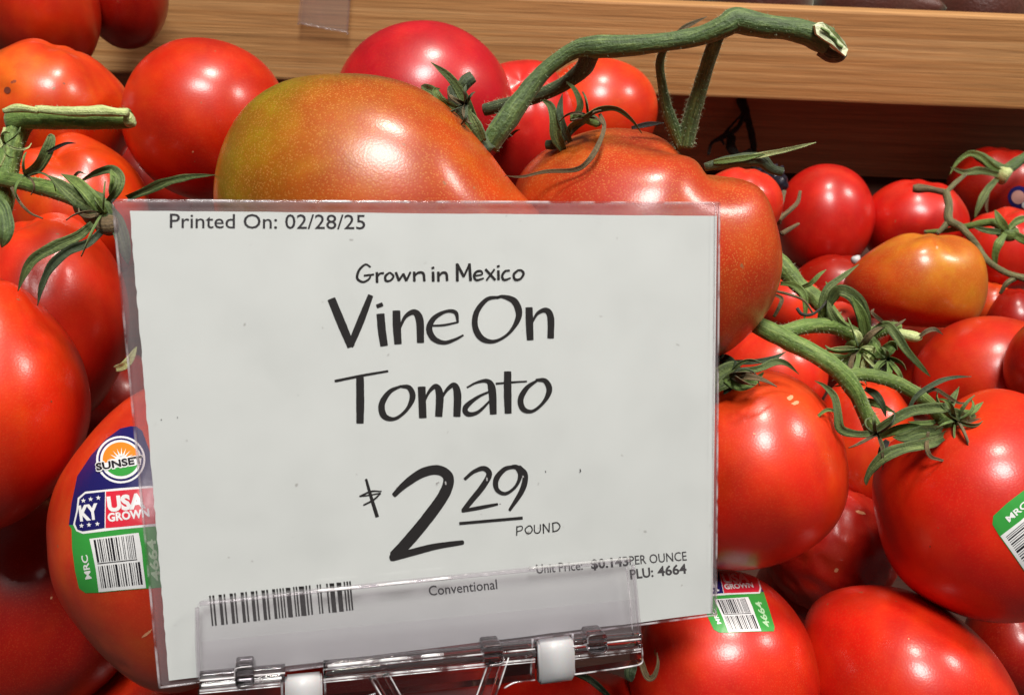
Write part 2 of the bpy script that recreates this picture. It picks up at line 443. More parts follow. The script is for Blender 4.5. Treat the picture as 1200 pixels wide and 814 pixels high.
T = tomato
T('A', 42, 2, 77, 90, .419, 'red tomato cut by the top left corner, farthest up the left side', RED, seed=1)
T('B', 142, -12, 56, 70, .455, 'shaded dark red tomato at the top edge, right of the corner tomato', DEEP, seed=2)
T('C', 62, 128, 98, 84, .350, 'flattened orange-red tomato with a small brown scar, upper left', ORR, seed=3,
  sil=[(-36, 130), (-15, 78), (20, 52), (60, 45), (100, 56), (135, 82), (158, 112), (160, 150), (125, 195), (50, 215), (-15, 190)],
  patches=[(-.5, .5, .7, lin(226, 84, 20), .5)], bumps=[(-.55, .25, .8, .10, -.03)])
T('D', 242, 140, 101, 96, .345, 'big round red tomato just left of the orange-green one', RED, seed=4, lobes=6, lamp_=.012,
  axis=(.1, -.2, -1), patches=[(0, -.9, .3, lin(170, 10, 20), .6)])
T('E', 88, 245, 89, 90, .329, 'ridged orange-red tomato half under the left vine', ORR, seed=5, axis=(-.25, .75, .45), lobes=4, lamp_=.045, dim=.16,
  patches=[(.3, -.6, .5, RED, .8)])
T('F', 55, 375, 97, 126, .295, 'red tomato with dented shiny skin under the left vine calyx', lin(205, 34, 16), seed=6, axis=(-.3, .8, .2),
  bumps=[(-.1, .33, .95, .16, -.02), (.15, .45, .9, .10, .012), (-.25, .5, .8, .10, .014)], patches=[(.1, .9, .3, ORR, .7)])
T('G', -6, 475, 113, 152, .245, 'large smooth orange-red tomato cut by the left edge, nearest the camera', lin(222, 44, 10), seed=7,
  sil=[(0, 326), (20, 345), (52, 376), (82, 404), (99, 435), (107, 475), (103, 520), (84, 563), (48, 600), (0, 626), (-60, 622), (-108, 550), (-118, 450), (-85, 355), (-35, 322)],
  axis=(-.1, 1, .1), patches=[(.3, -.7, .5, lin(205, 34, 12), .7)])
T('H', 190, 632, 136, 178, .239, 'tomato with the large fruit sticker behind the left edge of the sign', lin(208, 46, 22), seed=8,
  sil=[(54, 620), (59, 580), (76, 538), (106, 494), (150, 457), (205, 448), (280, 490), (325, 600), (318, 700), (275, 785), (225, 812), (178, 800), (130, 765), (90, 720), (65, 675)],
  axis=(.3, 1, -.2), bumps=[(-.35, -.85, .45, .07, .010), (-.2, -.9, .4, .05, -.010)], patches=[(-.2, -.8, .5, lin(196, 60, 26), .5)])
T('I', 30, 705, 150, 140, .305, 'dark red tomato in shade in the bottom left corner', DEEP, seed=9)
T('J', 190, 850, 110, 88, .325, 'red tomato peeping out at the bottom edge under the left end of the sign', RED, seed=10)
T('AC', 440, 265, 192, 180, .243, 'big half-ripe tomato, orange with a yellow-green side, above the sign', lin(182, 62, 12), seed=11,
  sil=[(250, 240), (252, 205), (265, 165), (290, 126), (330, 98), (375, 87), (430, 86), (482, 99), (522, 124), (556, 160), (590, 200), (628, 235), (652, 270), (640, 340), (560, 430), (440, 450), (320, 420), (262, 330)],
  mat=MTS, axis=(.95, .1, -.1), lobes=4, lamp_=.0, rz=.84,
  patches=[(.8, -.5, .5, lin(194, 42, 12), .75), (0, -.75, .7, lin(186, 44, 18), .55), (-.55, .85, .2, lin(140, 96, 20), .45), (-1, .1, .15, GRN, .8), (0, 1, 0.05, lin(120, 70, 44), .28)])
T('AB', 762, 288, 156, 140, .262, 'large orange-red creased tomato above the right corner of the sign', lin(184, 44, 16), seed=12,
  sil=[(604, 208), (625, 180), (660, 160), (700, 150), (742, 152), (790, 165), (828, 184), (855, 202), (885, 214), (905, 250), (917, 300), (907, 350), (880, 390), (845, 420), (760, 430), (660, 400), (610, 330), (598, 260)],
  mat=MTS, axis=(.52, .80, .12), lobes=5, lamp_=.04, dim=.15, patches=[(.6, .75, .25, lin(186, 76, 30), .5), (-.5, .8, .3, lin(186, 80, 24), .45), (.8, .1, .5, lin(190, 60, 20), .6)])
T('N', 885, 552, 110, 120, .270, 'plump orange-red tomato against the right edge of the sign', lin(218, 44, 14), seed=13,
  sil=[(838, 441), (870, 434), (908, 432), (952, 452), (981, 490), (995, 540), (989, 592), (964, 630), (920, 656), (860, 668), (800, 650), (775, 560), (795, 465)],
  axis=(-.5, .85, .1), lamp_=.02, patches=[(0, -.7, .6, lin(198, 26, 12), .8), (0, .8, .5, lin(226, 66, 16), .5)])
T('K', 848, 792, 113, 127, .276, 'stickered red tomato below the bottom right corner of the sign', lin(208, 32, 14), seed=14, axis=(-.5, .3, .2))
T('L', 1078, 812, 134, 127, .274, 'broad plain red tomato at the bottom edge, right of the stickered one', lin(214, 30, 14), seed=15,
  sil=[(943, 745), (962, 708), (1000, 689), (1050, 685), (1098, 694), (1150, 728), (1187, 775), (1206, 835), (1190, 900), (1080, 935), (980, 900), (940, 840), (938, 785)],
  axis=(.3, .4, -.9))
T('M', 1160, 592, 139, 137, .270, 'biggest red tomato at the right edge with a green sticker corner', lin(216, 26, 12), seed=16,
  sil=[(1022, 590), (1026, 555), (1042, 522), (1072, 496), (1115, 474), (1160, 459), (1200, 455), (1255, 480), (1292, 540), (1298, 600), (1285, 670), (1240, 715), (1180, 730), (1110, 722), (1060, 695), (1033, 652)],
  axis=(-.45, .85, .15), lamp_=.022, patches=[(-.3, .8, .4, lin(222, 56, 16), .6)])
T('O', 975, 642, 82, 80, .332, 'wrinkled dark red tomato wedged deep between its larger neighbours', lin(186, 26, 20), seed=17,
  axis=(.4, .8, .1), rough=.03, bumps=[(.45, .55, .7, .10, .03), (.25, .35, .9, .08, -.03), (.6, .35, .7, .07, -.025)])
T('P', 1015, 520, 62, 78, .350, 'orange-red tomato seen behind the right vine stems', lin(214, 48, 20), seed=18)
T('Q', 1165, 447, 97, 77, .350, 'wide smooth tomato above the biggest one near the right edge', lin(200, 36, 16), seed=19, lamp_=.01, axis=(0, .2, -1))
T('R', 1085, 432, 64, 60, .417, 'orange-red tomato tucked behind the calyx of the right vine', lin(216, 48, 18), seed=20)
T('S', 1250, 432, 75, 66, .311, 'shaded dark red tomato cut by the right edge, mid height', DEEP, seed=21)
T('T', 1072, 327, 84, 54, .378, 'yellow-orange pear-shaped tomato at upper right', lin(200, 92, 24), seed=22,
  sil=[(988, 340), (996, 318), (1024, 294), (1058, 277), (1095, 273), (1130, 284), (1150, 304), (1158, 335), (1153, 364), (1138, 380), (1090, 384), (1040, 377), (1003, 362)],
  mat=MTS, axis=(.35, .95, .15), lobes=4, lamp_=.035, dim=.08, patches=[(-.8, -.2, .5, lin(205, 48, 20), .8), (.7, 0, .6, lin(188, 100, 20), .6), (0, -.7, .6, lin(205, 50, 22), .5)])
T('U', 967, 257, 59, 65, .495, 'round glossy red tomato below the dark board, left of three', lin(198, 20, 16), seed=23, axis=(0, -.3, -1))
T('V', 1072, 262, 65, 52, .495, 'red tomato with a bare vine end lying on it, middle of three', lin(202, 22, 16), seed=24)
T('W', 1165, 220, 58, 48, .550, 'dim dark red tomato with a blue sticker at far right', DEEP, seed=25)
T('X', 1180, 292, 56, 50, .465, 'red tomato under the small green calyx at the right edge', lin(206, 26, 16), seed=26, axis=(-.1, .8, .5), lamp_=.03)
T('Y', 1160, 358, 28, 28, .455, 'small orange-red bit of tomato between the yellow-orange and wide ones', lin(222, 60, 22), seed=27, seg=(40, 28))
T('Z', 925, 357, 40, 34, .445, 'small bright red tomato seen through the curled tendrils', lin(218, 44, 24), seed=28, seg=(48, 36))
T('AA', 905, 440, 66, 54, .355, 'red tomato lying under the thick right vine stem', lin(214, 40, 22), seed=29)
T('Q2', 985, 405, 62, 52, .430, 'orange-red tomato hidden deep under the right vine calyx', lin(205, 40, 18), seed=30)
T('AD', 496, 122, 105, 98, .368, 'crimson-pink tomato behind the half-ripe one', CRIM, seed=31, axis=(.1, .3, -1), patches=[(.2, -.8, .4, lin(190, 10, 20), .6)])
T('AE', 610, 150, 64, 80, .405, 'red creased tomato right behind the forked top stem', lin(205, 26, 24), seed=32, lobes=3, lamp_=.03, axis=(0, .6, .6), bumps=[(.1, 0, 1, .05, -.02), (.12, .3, .9, .06, -.02)])
T('AF', 700, 131, 71, 64, .440, 'bright orange-red tomato under the top vine, against the pine board', lin(222, 46, 14), seed=33, axis=(0, 0, -1))
T('AG', 868, 240, 50, 44, .380, 'red tomato peeping out behind the creased tomato shoulder', lin(212, 34, 20), seed=34)
T('BA', 668, 860, 108, 82, .280, 'red tomato under the clear holder at the bottom middle', lin(200, 24, 12), seed=35)
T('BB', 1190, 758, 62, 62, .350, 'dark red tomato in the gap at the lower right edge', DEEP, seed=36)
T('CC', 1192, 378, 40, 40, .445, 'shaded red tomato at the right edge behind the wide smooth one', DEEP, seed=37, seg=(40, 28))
T('Fa', 440, 560, 120, 120, .279, 'red tomato hidden behind the middle of the sign', RED, seed=38, seg=(40, 28))
T('Fb', 640, 580, 115, 115, .309, 'red tomato hidden behind the right half of the sign', RED, seed=39, seg=(40, 28))
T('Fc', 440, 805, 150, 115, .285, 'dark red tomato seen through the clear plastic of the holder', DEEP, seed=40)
T('Fd', 300, 450, 95, 95, .300, 'red tomato hidden behind the left half of the sign', RED, seed=41, seg=(40, 28))

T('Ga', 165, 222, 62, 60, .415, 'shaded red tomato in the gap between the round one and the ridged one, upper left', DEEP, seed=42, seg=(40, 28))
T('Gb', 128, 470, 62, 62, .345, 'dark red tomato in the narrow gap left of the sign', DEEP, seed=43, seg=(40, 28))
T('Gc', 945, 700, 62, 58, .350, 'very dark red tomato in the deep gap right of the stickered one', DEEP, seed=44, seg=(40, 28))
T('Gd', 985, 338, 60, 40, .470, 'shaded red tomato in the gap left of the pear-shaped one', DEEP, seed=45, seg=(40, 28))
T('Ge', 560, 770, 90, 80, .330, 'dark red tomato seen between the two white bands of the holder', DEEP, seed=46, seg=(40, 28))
# the small brown scar on tomato C
def surf(o, px, py):
    """point and normal of object o where the line of sight through a photo pixel meets it"""
    me = o.data
    if not hasattr(surf, 'c'): surf.c = {}
    if o.name not in surf.c:
        surf.c[o.name] = BVHTree.FromPolygons([v.co + o.location for v in me.vertices], [tuple(p.vertices) for p in me.polygons])
    t = surf.c[o.name]; r = ray(px, py).normalized()
    loc, nor, i, dd = t.ray_cast(C0, r)
    if loc is None:
        loc, nor, i, dd = t.find_nearest(C0 + r * ((o.location - C0).length * 0.93))
        return loc, nor, False
    if nor.dot(r) > 0: nor = -nor
    return loc, nor, True

# ------------------------------------------------------------------ fruit stickers: flat print wrapped on the skin
def text_mesh(s, bold=0.0, shear=0.0):
    cu_ = bpy.data.curves.new('t', 'FONT'); cu_.body = s; cu_.offset = bold; cu_.shear = shear; cu_.resolution_u = 3
    o = bpy.data.objects.new('t', cu_); COL.objects.link(o)
    bpy.context.view_layer.update()
    dg = bpy.context.evaluated_depsgraph_get()
    me = o.evaluated_get(dg).to_mesh()
    vs = [v.co.copy() for v in me.vertices]; fs = [tuple(p.vertices) for p in me.polygons]
    o.evaluated_get(dg).to_mesh_clear()
    bpy.data.objects.remove(o); bpy.data.curves.remove(cu_)
    x0 = min(v.x for v in vs); x1 = max(v.x for v in vs)
    return [((v.x - x0) / (x1 - x0), v.y / 0.70) for v in vs], fs      # x 0..1, y in cap heights
def quadmap(pts, A, B, H, up=None):
    """text unit coords -> photo px: A, B ends of the baseline, H cap height"""
    ax_, ay_ = B[0] - A[0], B[1] - A[1]; l = math.hypot(ax_, ay_)
    ux, uy = (ay_ / l, -ax_ / l) if up is None else up
    return [(A[0] + ax_ * x + ux * H * y, A[1] + ay_ * x + uy * H * y) for x, y in pts]
def dense(vs2, fs, step):
    bm = bmesh.new(); V = [bm.verts.new((x, y, 0)) for x, y in vs2]
    for f in fs:
        try: bm.faces.new([V[i] for i in f])
        except ValueError: pass
    bmesh.ops.triangulate(bm, faces=bm.faces)
    for it in range(6):
        es = [e for e in bm.edges if e.calc_length() > step]
        if not es: break
        bmesh.ops.subdivide_edges(bm, edges=es, cuts=1)
        bmesh.ops.triangulate(bm, faces=bm.faces)
    vs = [(v.co.x, v.co.y) for v in bm.verts]; ff = [tuple(v.index for v in f.verts) for f in bm.faces]
    bm.verts.index_update(); ff = [tuple(v.index for v in f.verts) for f in bm.faces]
    bm.free(); return vs, ff
def ell(cx_, cy_, rx, ry, n=40, rot=0):
    return [(cx_ + rx * math.cos(t) * math.cos(rot) - ry * math.sin(t) * math.sin(rot), cy_ + rx * math.cos(t) * math.sin(rot) + ry * math.sin(t) * math.cos(rot)) for t in [2 * math.pi * i / n for i in range(n)]]
SK = {}
for nm, c in dict(navy=lin(28, 26, 92), green=lin(54, 150, 62), white=lin(228, 228, 228), red=lin(212, 40, 60), orange=lin(240, 130, 40), black=lin(30, 28, 34), pale=lin(176, 214, 170)).items():
    SK[nm] = simple('sticker_' + nm, c, 0.32, 0.5)
def sticker(to, xf, label, detail=True, scale=1.0):
    """the fruit sticker; drawn in the pixel frame of the largest one (1 unit = 1/3.7 px), moved by xf"""
    base = [(345, 35), (300, 45), (240, 90), (175, 160), (115, 250), (90, 370), (78, 462), (90, 478), (92, 560), (105, 660), (122, 735), (150, 755), (210, 754), (330, 742), (430, 735), (490, 730), (500, 700), (492, 560), (478, 430), (462, 290), (430, 150), (395, 55), (370, 36)]
    def put(name, polys, mat, lay, parent, step=14):
        vs, fs = [], []
        for (v, f) in polys:
            k = len(vs); vs += v; fs += [tuple(i + k for i in q) for q in f]
        vs, fs = dense(vs, fs, step)
        W = []; ok = []
        for (x, y) in vs:
            p, q = xf(x, y)
            loc, nor, hit = surf(to, p, q)
            W.append(loc + nor * (0.00012 + 0.00006 * lay)); ok.append(hit)
        fs = [f for f in fs if any(ok[i] for i in f)]
        if not fs: return None
        used = sorted({i for f in fs for i in f}); mp = {i: k for k, i in enumerate(used)}
        return link(name, mesh(name, [W[i] for i in used], [tuple(mp[i] for i in f) for f in fs]), mat, parent)
    PG = lambda pts: (pts, [tuple(range(len(pts)))])
    green = [p for p in base if p[1] >= 462 or p[0] < 80]
    gp = [(78, 462), (90, 478), (92, 560), (105, 660), (122, 735), (150, 755), (210, 754), (330, 742), (430, 735), (490, 730), (500, 700), (492, 560), (484, 452)]
    np_ = [(345, 35), (300, 45), (240, 90), (175, 160), (115, 250), (90, 370), (78, 462), (484, 452), (478, 430), (462, 290), (430, 150), (395, 55), (370, 36)]
    st = put('fruit_sticker', [PG(gp)], SK['green'], 0, to)
    if st is None: return
    if label: st['label'] = label
    put('navy_top', [PG(np_)], SK['navy'], 0, st)
    # logo disc
    rt = R(-8)
    put('logo_ring', [PG(ell(303, 180, 106, 102))], SK['white'], 1, st)
    put('logo_ring', [PG(ell(304, 180, 97, 93))], SK['navy'], 2, st)
    put('logo_ring', [PG(ell(304, 180, 88, 84))], SK['white'], 3, st)
    top = [p for p in ell(305, 180, 78, 74, 60) if p[1] < 190 + (305 - p[0]) * .15]
    top.sort(key=lambda p: math.atan2(p[1] - 150, p[0] - 305)); put('logo_sky', [PG(top)], SK['orange'], 4, st)
    bot = [p for p in ell(305, 180, 76, 72, 60) if p[1] > 210 + (305 - p[0]) * .15]
    bot.sort(key=lambda p: math.atan2(p[1] - 225, p[0] - 305)); put('logo_field', [PG(bot)], SK['green'], 4, st)
    rays = []
    for i in range(9):
        a = R(-172 + i * 20.5); cx2, cy2 = 308, 186; c_, s_ = math.cos(a), math.sin(a)
        rays.append(PG([(cx2 - s_ * 6, cy2 + c_ * 6), (cx2 + c_ * 56, cy2 + s_ * 56), (cx2 + s_ * 6, cy2 - c_ * 6)]))
    sun = [p for p in ell(308, 186, 26, 28, 30) if p[1] <= 187]
    rays.append(PG(sun)); put('logo_sun', rays, SK['white'], 5, st)
    v, f = text_mesh('SUNSET', .075); put('lettering_outline', [(quadmap(v, (200, 232), (404, 198), 35), f)], SK['white'], 6, st, 10)
    v, f = text_mesh('SUNSET', .035); put('lettering', [(quadmap(v, (203, 229), (400, 196), 30), f)], SK['black'], 7.5, st, 10)
    # origin badge
    put('badge_border', [PG([(150, 318), (300, 303), (445, 292), (468, 318), (474, 430), (458, 466), (300, 480), (140, 500), (112, 488), (98, 460), (112, 400), (118, 345)])], SK['white'], 1, st)
    put('badge_panel', [PG([(152, 327), (236, 318), (234, 475), (140, 489), (118, 482), (107, 456), (120, 400), (126, 350)])], SK['navy'], 2, st)
    put('badge_panel', [PG([(240, 318), (440, 302), (458, 320), (464, 425), (452, 456), (300, 470), (238, 475)])], SK['red'], 2, st)
    T2 = [((130, 443), (212, 432), 62, 'KY', .05), ((250, 403), (410, 385), 60, 'USA', .05), ((250, 447), (428, 425), 34, 'GROWN', .04)]
    L_ = []
    for A, B, H, s, bo in T2:
        v, f = text_mesh(s, bo); L_.append((quadmap(v, A, B, H), f))
    for (x, y) in [(144, 357), (175, 351), (208, 345), (136, 465), (168, 461), (204, 457)]:
        pts = []
        for i in range(10):
            a = -math.pi / 2 + i * math.pi / 5; r = 11 if i % 2 == 0 else 4.6
            pts.append((x + r * math.cos(a), y + r * math.sin(a)))
        L_.append(([(x, y)] + pts, [(0, i + 1, (i + 1) % 10 + 1) for i in range(10)]))
    put('lettering', L_, SK['white'], 3, st, 12)
    # barcode
    put('barcode_label', [PG([(168, 521), (380, 495), (392, 560), (400, 640), (412, 733), (300, 742), (208, 751), (195, 650), (182, 585)])], SK['white'], 1, st)
    bars = []
    rnd = random.Random(5)
    def bx(u, v):
        a = (168 + (380 - 168) * u, 521 - 26 * u); b2 = (208 + (412 - 208) * u, 751 - 18 * u)
        return (a[0] + (b2[0] - a[0]) * v, a[1] + (b2[1] - a[1]) * v)
    for (v0, v1) in ((0.03, 0.45), (0.52, 0.93)):
        u = 0.08
        while u < 0.92:
            wd = rnd.choice([.012, .014, .02, .03, .045] + ([.09] if v0 > .5 and .35 < u < .5 else []))
            bars.append(PG([bx(u, v0), bx(u + wd, v0), bx(u + wd, v1), bx(u, v1)]))
            u += wd + rnd.choice([.018, .022, .03, .045])
    bars.append(PG([bx(.08, .465), bx(.9, .465), bx(.9, .482), bx(.08, .482)]))
    put('barcode_bars', bars, SK['black'], 2, st, 16)
    v, f = text_mesh('MRC', .02); put('lettering', [(quadmap(v, (177, 692), (158, 590), 26), f)], SK['white'], 1, st, 12)
    v, f = text_mesh('4664', .03); put('lettering', [(quadmap(v, (474, 700), (450, 522), 36), f)], SK['pale'], 1, st, 12)
def xfH(x, y): return 60 + x / 3.7, 490 + y / 3.7
sticker(TOM['H'], xfH, None)
src = np.array([(168, 521, 1), (380, 495, 1), (412, 733, 1), (208, 751, 1), (92, 560, 1), (490, 730, 1)], float)
dst = np.array([(840.4, 703.7), (874.9, 699.9), (892.5, 738.2), (853, 742), (822, 706), (907, 739)], float)
AF_, *_ = np.linalg.lstsq(src, dst, rcond=None)
sticker(TOM['K'], lambda x, y: tuple(np.array([x, y, 1]) @ AF_), None)
def xfM(x, y):
    a, b_ = (x - 160) / 3.5, (y - 690) / 3.5; c_, s_ = math.cos(R(60)), math.sin(R(60))
    return 1180.5 + a * c_ - b_ * s_, 607 + a * s_ + b_ * c_
sticker(TOM['M'], xfM, None)
# round blue sticker with a pale fruit on the far tomato
def disc(to, px, py, r, mat, lay, name, parent):
    v, f = dense(ell(px, py, r, r, 24), [tuple(range(24))], 5)
    W = [surf(to, x, y) for x, y in v]
    return link(name, mesh(name, [a + n_ * (0.0002 + 0.00008 * lay) for a, n_, h in W], f), mat, parent)
s1 = disc(TOM['W'], 1194, 231, 13, SK['navy'], 0, 'fruit_sticker', TOM['W'])
disc(TOM['W'], 1193, 231, 8, simple('sticker_peach', lin(190, 140, 130), .4), 1, 'sticker_picture', s1)
disc(TOM['W'], 1201, 240, 4, SK['white'], 2, 'sticker_picture', s1)
sc_ = disc(TOM['C'], 9, 106, 4, simple('scar_brown', lin(110, 44, 22), .7), 0, 'stem_scar', TOM['C'])

# healed scars and scuffs on the skins
MSC = simple('scar_pale', lin(214, 150, 110), .5)
MSC2 = simple('scar_dull', lin(140, 60, 30), .6)
def scar(key, px, py, r, mat, seed, ex=1.0):
    rnd = random.Random(seed); ph = rnd.uniform(0, 3); rot = rnd.uniform(0, 3)
    ring = []
    for i in range(18):
        a = 2 * math.pi * i / 18; q = r * (1 + .45 * noise.noise(Vector((math.cos(a) * 1.8, math.sin(a) * 1.8, seed))))
        x, y = q * math.cos(a) * ex, q * math.sin(a); ring.append((px + x * math.cos(rot) - y * math.sin(rot), py + x * math.sin(rot) + y * math.cos(rot)))
    v, f = dense(ring, [tuple(range(18))], 2.5); to = TOM[key]
    W = [surf(to, x, y) for x, y in v]
    link('skin_scar', mesh('skin_scar', [a + n_ * (.00003 + .00016 * max(0, noise.noise(Vector((x[0] * .6, x[1] * .6, seed))))) for (a, n_, h), x in zip(W, v)], f), mat, to)
for k_, (key, x, y, r, m_, ex) in enumerate([('N', 926, 466, 2.6, MSC, 1.5), ('N', 932, 472, 2.0, MSC, 2.2), ('N', 884, 508, 1.6, MSC, .5), ('O', 1008, 600, 2.0, MSC, 3.0), ('O', 980, 668, 2.0, MSC, 1.6),
        ('H', 172, 742, 1.4, MSC, 6.0), ('C', 75, 98, 1.1, MSC2, 1.4), ('C', 16, 96, 1.6, MSC2, 2.4), ('L', 1065, 748, 1.0, MSC, 1.0), ('T', 1098, 290, 1.3, MSC, 1.5), ('M', 1090, 640, 1.0, MSC2, 1.0), ('D', 226, 178, .9, MSC, 1.2), ('G', 60, 470, 1.0, MSC2, 1.2), ('I', 60, 700, 1.2, MSC, 1.6)]):
    scar(key, x, y, r, m_, k_ + 1, ex)

# ------------------------------------------------------------------ the sign
def pose():
    srcp = [(0, 1), (1, 1), (1, 0), (0, 0)]; d_ = [(152, 247), (840, 253), (835, 718), (198, 797)]
    A = []
    for (x, y), (u, v) in zip(srcp, d_):
        u -= 600; v = 407 - v
        A += [[x, y, 1, 0, 0, 0, -u * x, -u * y, -u], [0, 0, 0, x, y, 1, -v * x, -v * y, -v]]
    h = np.linalg.svd(np.array(A, float))[2][-1].reshape(3, 3)
    h = np.diag([1 / FPX, 1 / FPX, 1]) @ h; h *= np.sign(h[2, 2]); return h * .1397 / np.linalg.norm(h[:, 0])
HM = pose(); nn_ = np.cross(HM[:, 0], HM[:, 1]); nn_ /= np.linalg.norm(nn_); nn_ *= np.sign(nn_[2])
CC_ = float(nn_ @ HM[:, 2])
NW = (cx * nn_[0] + cu * nn_[1] + fwd * nn_[2])          # away from the viewer
def C(px, py, h=0.0):
    r = ray(px, py); return C0 + r * ((CC_ - h) / NW.dot(r))
def slab(name, poly, h0, h1, mat, parent, smooth=False):
    """flat plate parallel to the sign, outline given on its front face"""
    F = [C(x, y, h1) for x, y in poly]; B_ = [p + NW * (h1 - h0) for p in F]; k = len(poly)
    fs = [tuple(range(k)), tuple(range(2 * k - 1, k - 1, -1))] + [(i, i + k, (i + 1) % k + k, (i + 1) % k) for i in range(k)]
    me = mesh(name, F + B_, fs); bm = bmesh.new(); bm.from_mesh(me); bmesh.ops.recalc_face_normals(bm, faces=bm.faces); bm.to_mesh(me); bm.free()
    return link(name, me, mat, parent, smooth=smooth)
def roundpoly(pts, r, seg=5):
    out = []; k = len(pts)
    for i, p in enumerate(pts):
        rr = r[i] if isinstance(r, (list, tuple)) else r
        p = Vector(p); a = Vector(pts[i - 1]) - p; b_ = Vector(pts[(i + 1) % k]) - p
        if rr <= 0: out.append((p.x, p.y)); continue
        a = p + a.normalized() * rr; b_ = p + b_.normalized() * rr
        for j in range(seg + 1):
            t = j / seg; q = a * (1 - t) ** 2 + p * 2 * t * (1 - t) + b_ * t * t; out.append((q.x, q.y))
    return out
def rough_edge(a, b_, nseg, amp, rnd):
    out = []
    for i in range(nseg):
        t = i / nseg; out.append((a[0] + (b_[0] - a[0]) * t + rnd.uniform(-amp, amp) * (i > 0), a[1] + (b_[1] - a[1]) * t + rnd.uniform(-amp, amp) * (i > 0)))
    return out
rnd = random.Random(3)
sign = empty('price_sign', C(518, 760, 0))
tag(sign, 'white price card in a clear sleeve reading Vine On Tomato', 'price sign')
pp = rough_edge((152, 247), (840, 253), 30, .25, rnd) + rough_edge((840, 253), (835, 718), 6, 0.1, rnd) + rough_edge((835, 718), (198, 797), 30, .35, rnd) + rough_edge((198, 797), (152, 247), 70, .7, rnd)
slab('paper_card', pp, -0.0003, 0.0, MPAP, sign)
sl = roundpoly([(132, 235), (843, 238), (839, 720), (187, 805)], [3, 3, 3, 5])
slab('sleeve_sheet', sl, 0.0005, 0.0007, MSLV, sign)
slab('sleeve_sheet', roundpoly([(133, 236), (843, 239), (839, 719), (188, 803)], [3, 3, 3, 5]), -0.0010, -0.0008, MSLB, sign)

def tube(name, pts, rad, mat, parent, sides=10, sub=6, cap=True, flat=1.0, nz=0.0, seed=0, ridge=0.0):
    """tube along points (world), radius per point in metres"""
    k = len(pts)
    cp = catmull([(*p,) for p in pts], sub); rr = catmull([(r, 0, 0) for r in rad], sub); rr = [max(v.x, 1e-5) for v in rr]
    V, Fc, FB = [], [], []; ln_ = 0.0
    t0 = (cp[1] - cp[0]).normalized(); nx = t0.orthogonal().normalized()
    for i, p in enumerate(cp):
        t = (cp[min(i + 1, len(cp) - 1)] - cp[max(i - 1, 0)])
        if t.length < 1e-9: t = t0
        t.normalize(); nx = (nx - t * nx.dot(t)).normalized(); ny = t.cross(nx); t0 = t
        for j in range(sides):
            a = 2 * math.pi * j / sides
            r = rr[i] * (1 + nz * noise.noise(p * 260 + Vector((math.cos(a), math.sin(a), seed)) * 0.9) + ridge * math.cos(a * 3 + seed + i * .05))
            V.append(p + nx * math.cos(a) * r + ny * math.sin(a) * r * flat)
            FB.append((math.cos(a) * 1.6 + seed * 7, math.sin(a) * 1.6, ln_ / .016))
        ln_ += (cp[min(i + 1, len(cp) - 1)] - p).length
    n_ = len(cp)
    for i in range(n_ - 1):
        for j in range(sides):
            a = i * sides + j; b_ = i * sides + (j + 1) % sides; Fc.append((a, b_, b_ + sides, a + sides))
    if cap:
        Fc.append(tuple(range(sides - 1, -1, -1))); Fc.append(tuple(range((n_ - 1) * sides, n_ * sides)))
    return fibred(name, V, Fc, FB, mat, parent)
def fibred(name, V, Fc, FB, mat, parent):
    me = mesh(name, V, Fc); at = me.attributes.new('fib', 'FLOAT_VECTOR', 'POINT')
    at.data.foreach_set('vector', [x for t in FB for x in t])
    return link(name, me, mat, parent)
# welded sleeve edges
for a, b_, r in (((132, 235), (843, 238), .00035), ((843, 238), (839, 720), .0003), ((839, 720), (187, 805), .00028), ((187, 805), (132, 235), .0003)):
    tube('sleeve_edge_or_glint', [C(*a, .0001), C((a[0] + b_[0]) / 2, (a[1] + b_[1]) / 2 , .0001), C(*b_, .0001)], [r] * 3, MSLE, sign, 6, 30)
tube('sleeve_edge_or_glint', [C(838.5, 240, .0008), C(836.5, 480, .0008), C(834.5, 718, .0008)], [.00012] * 3, MSLE, sign, 6, 8)

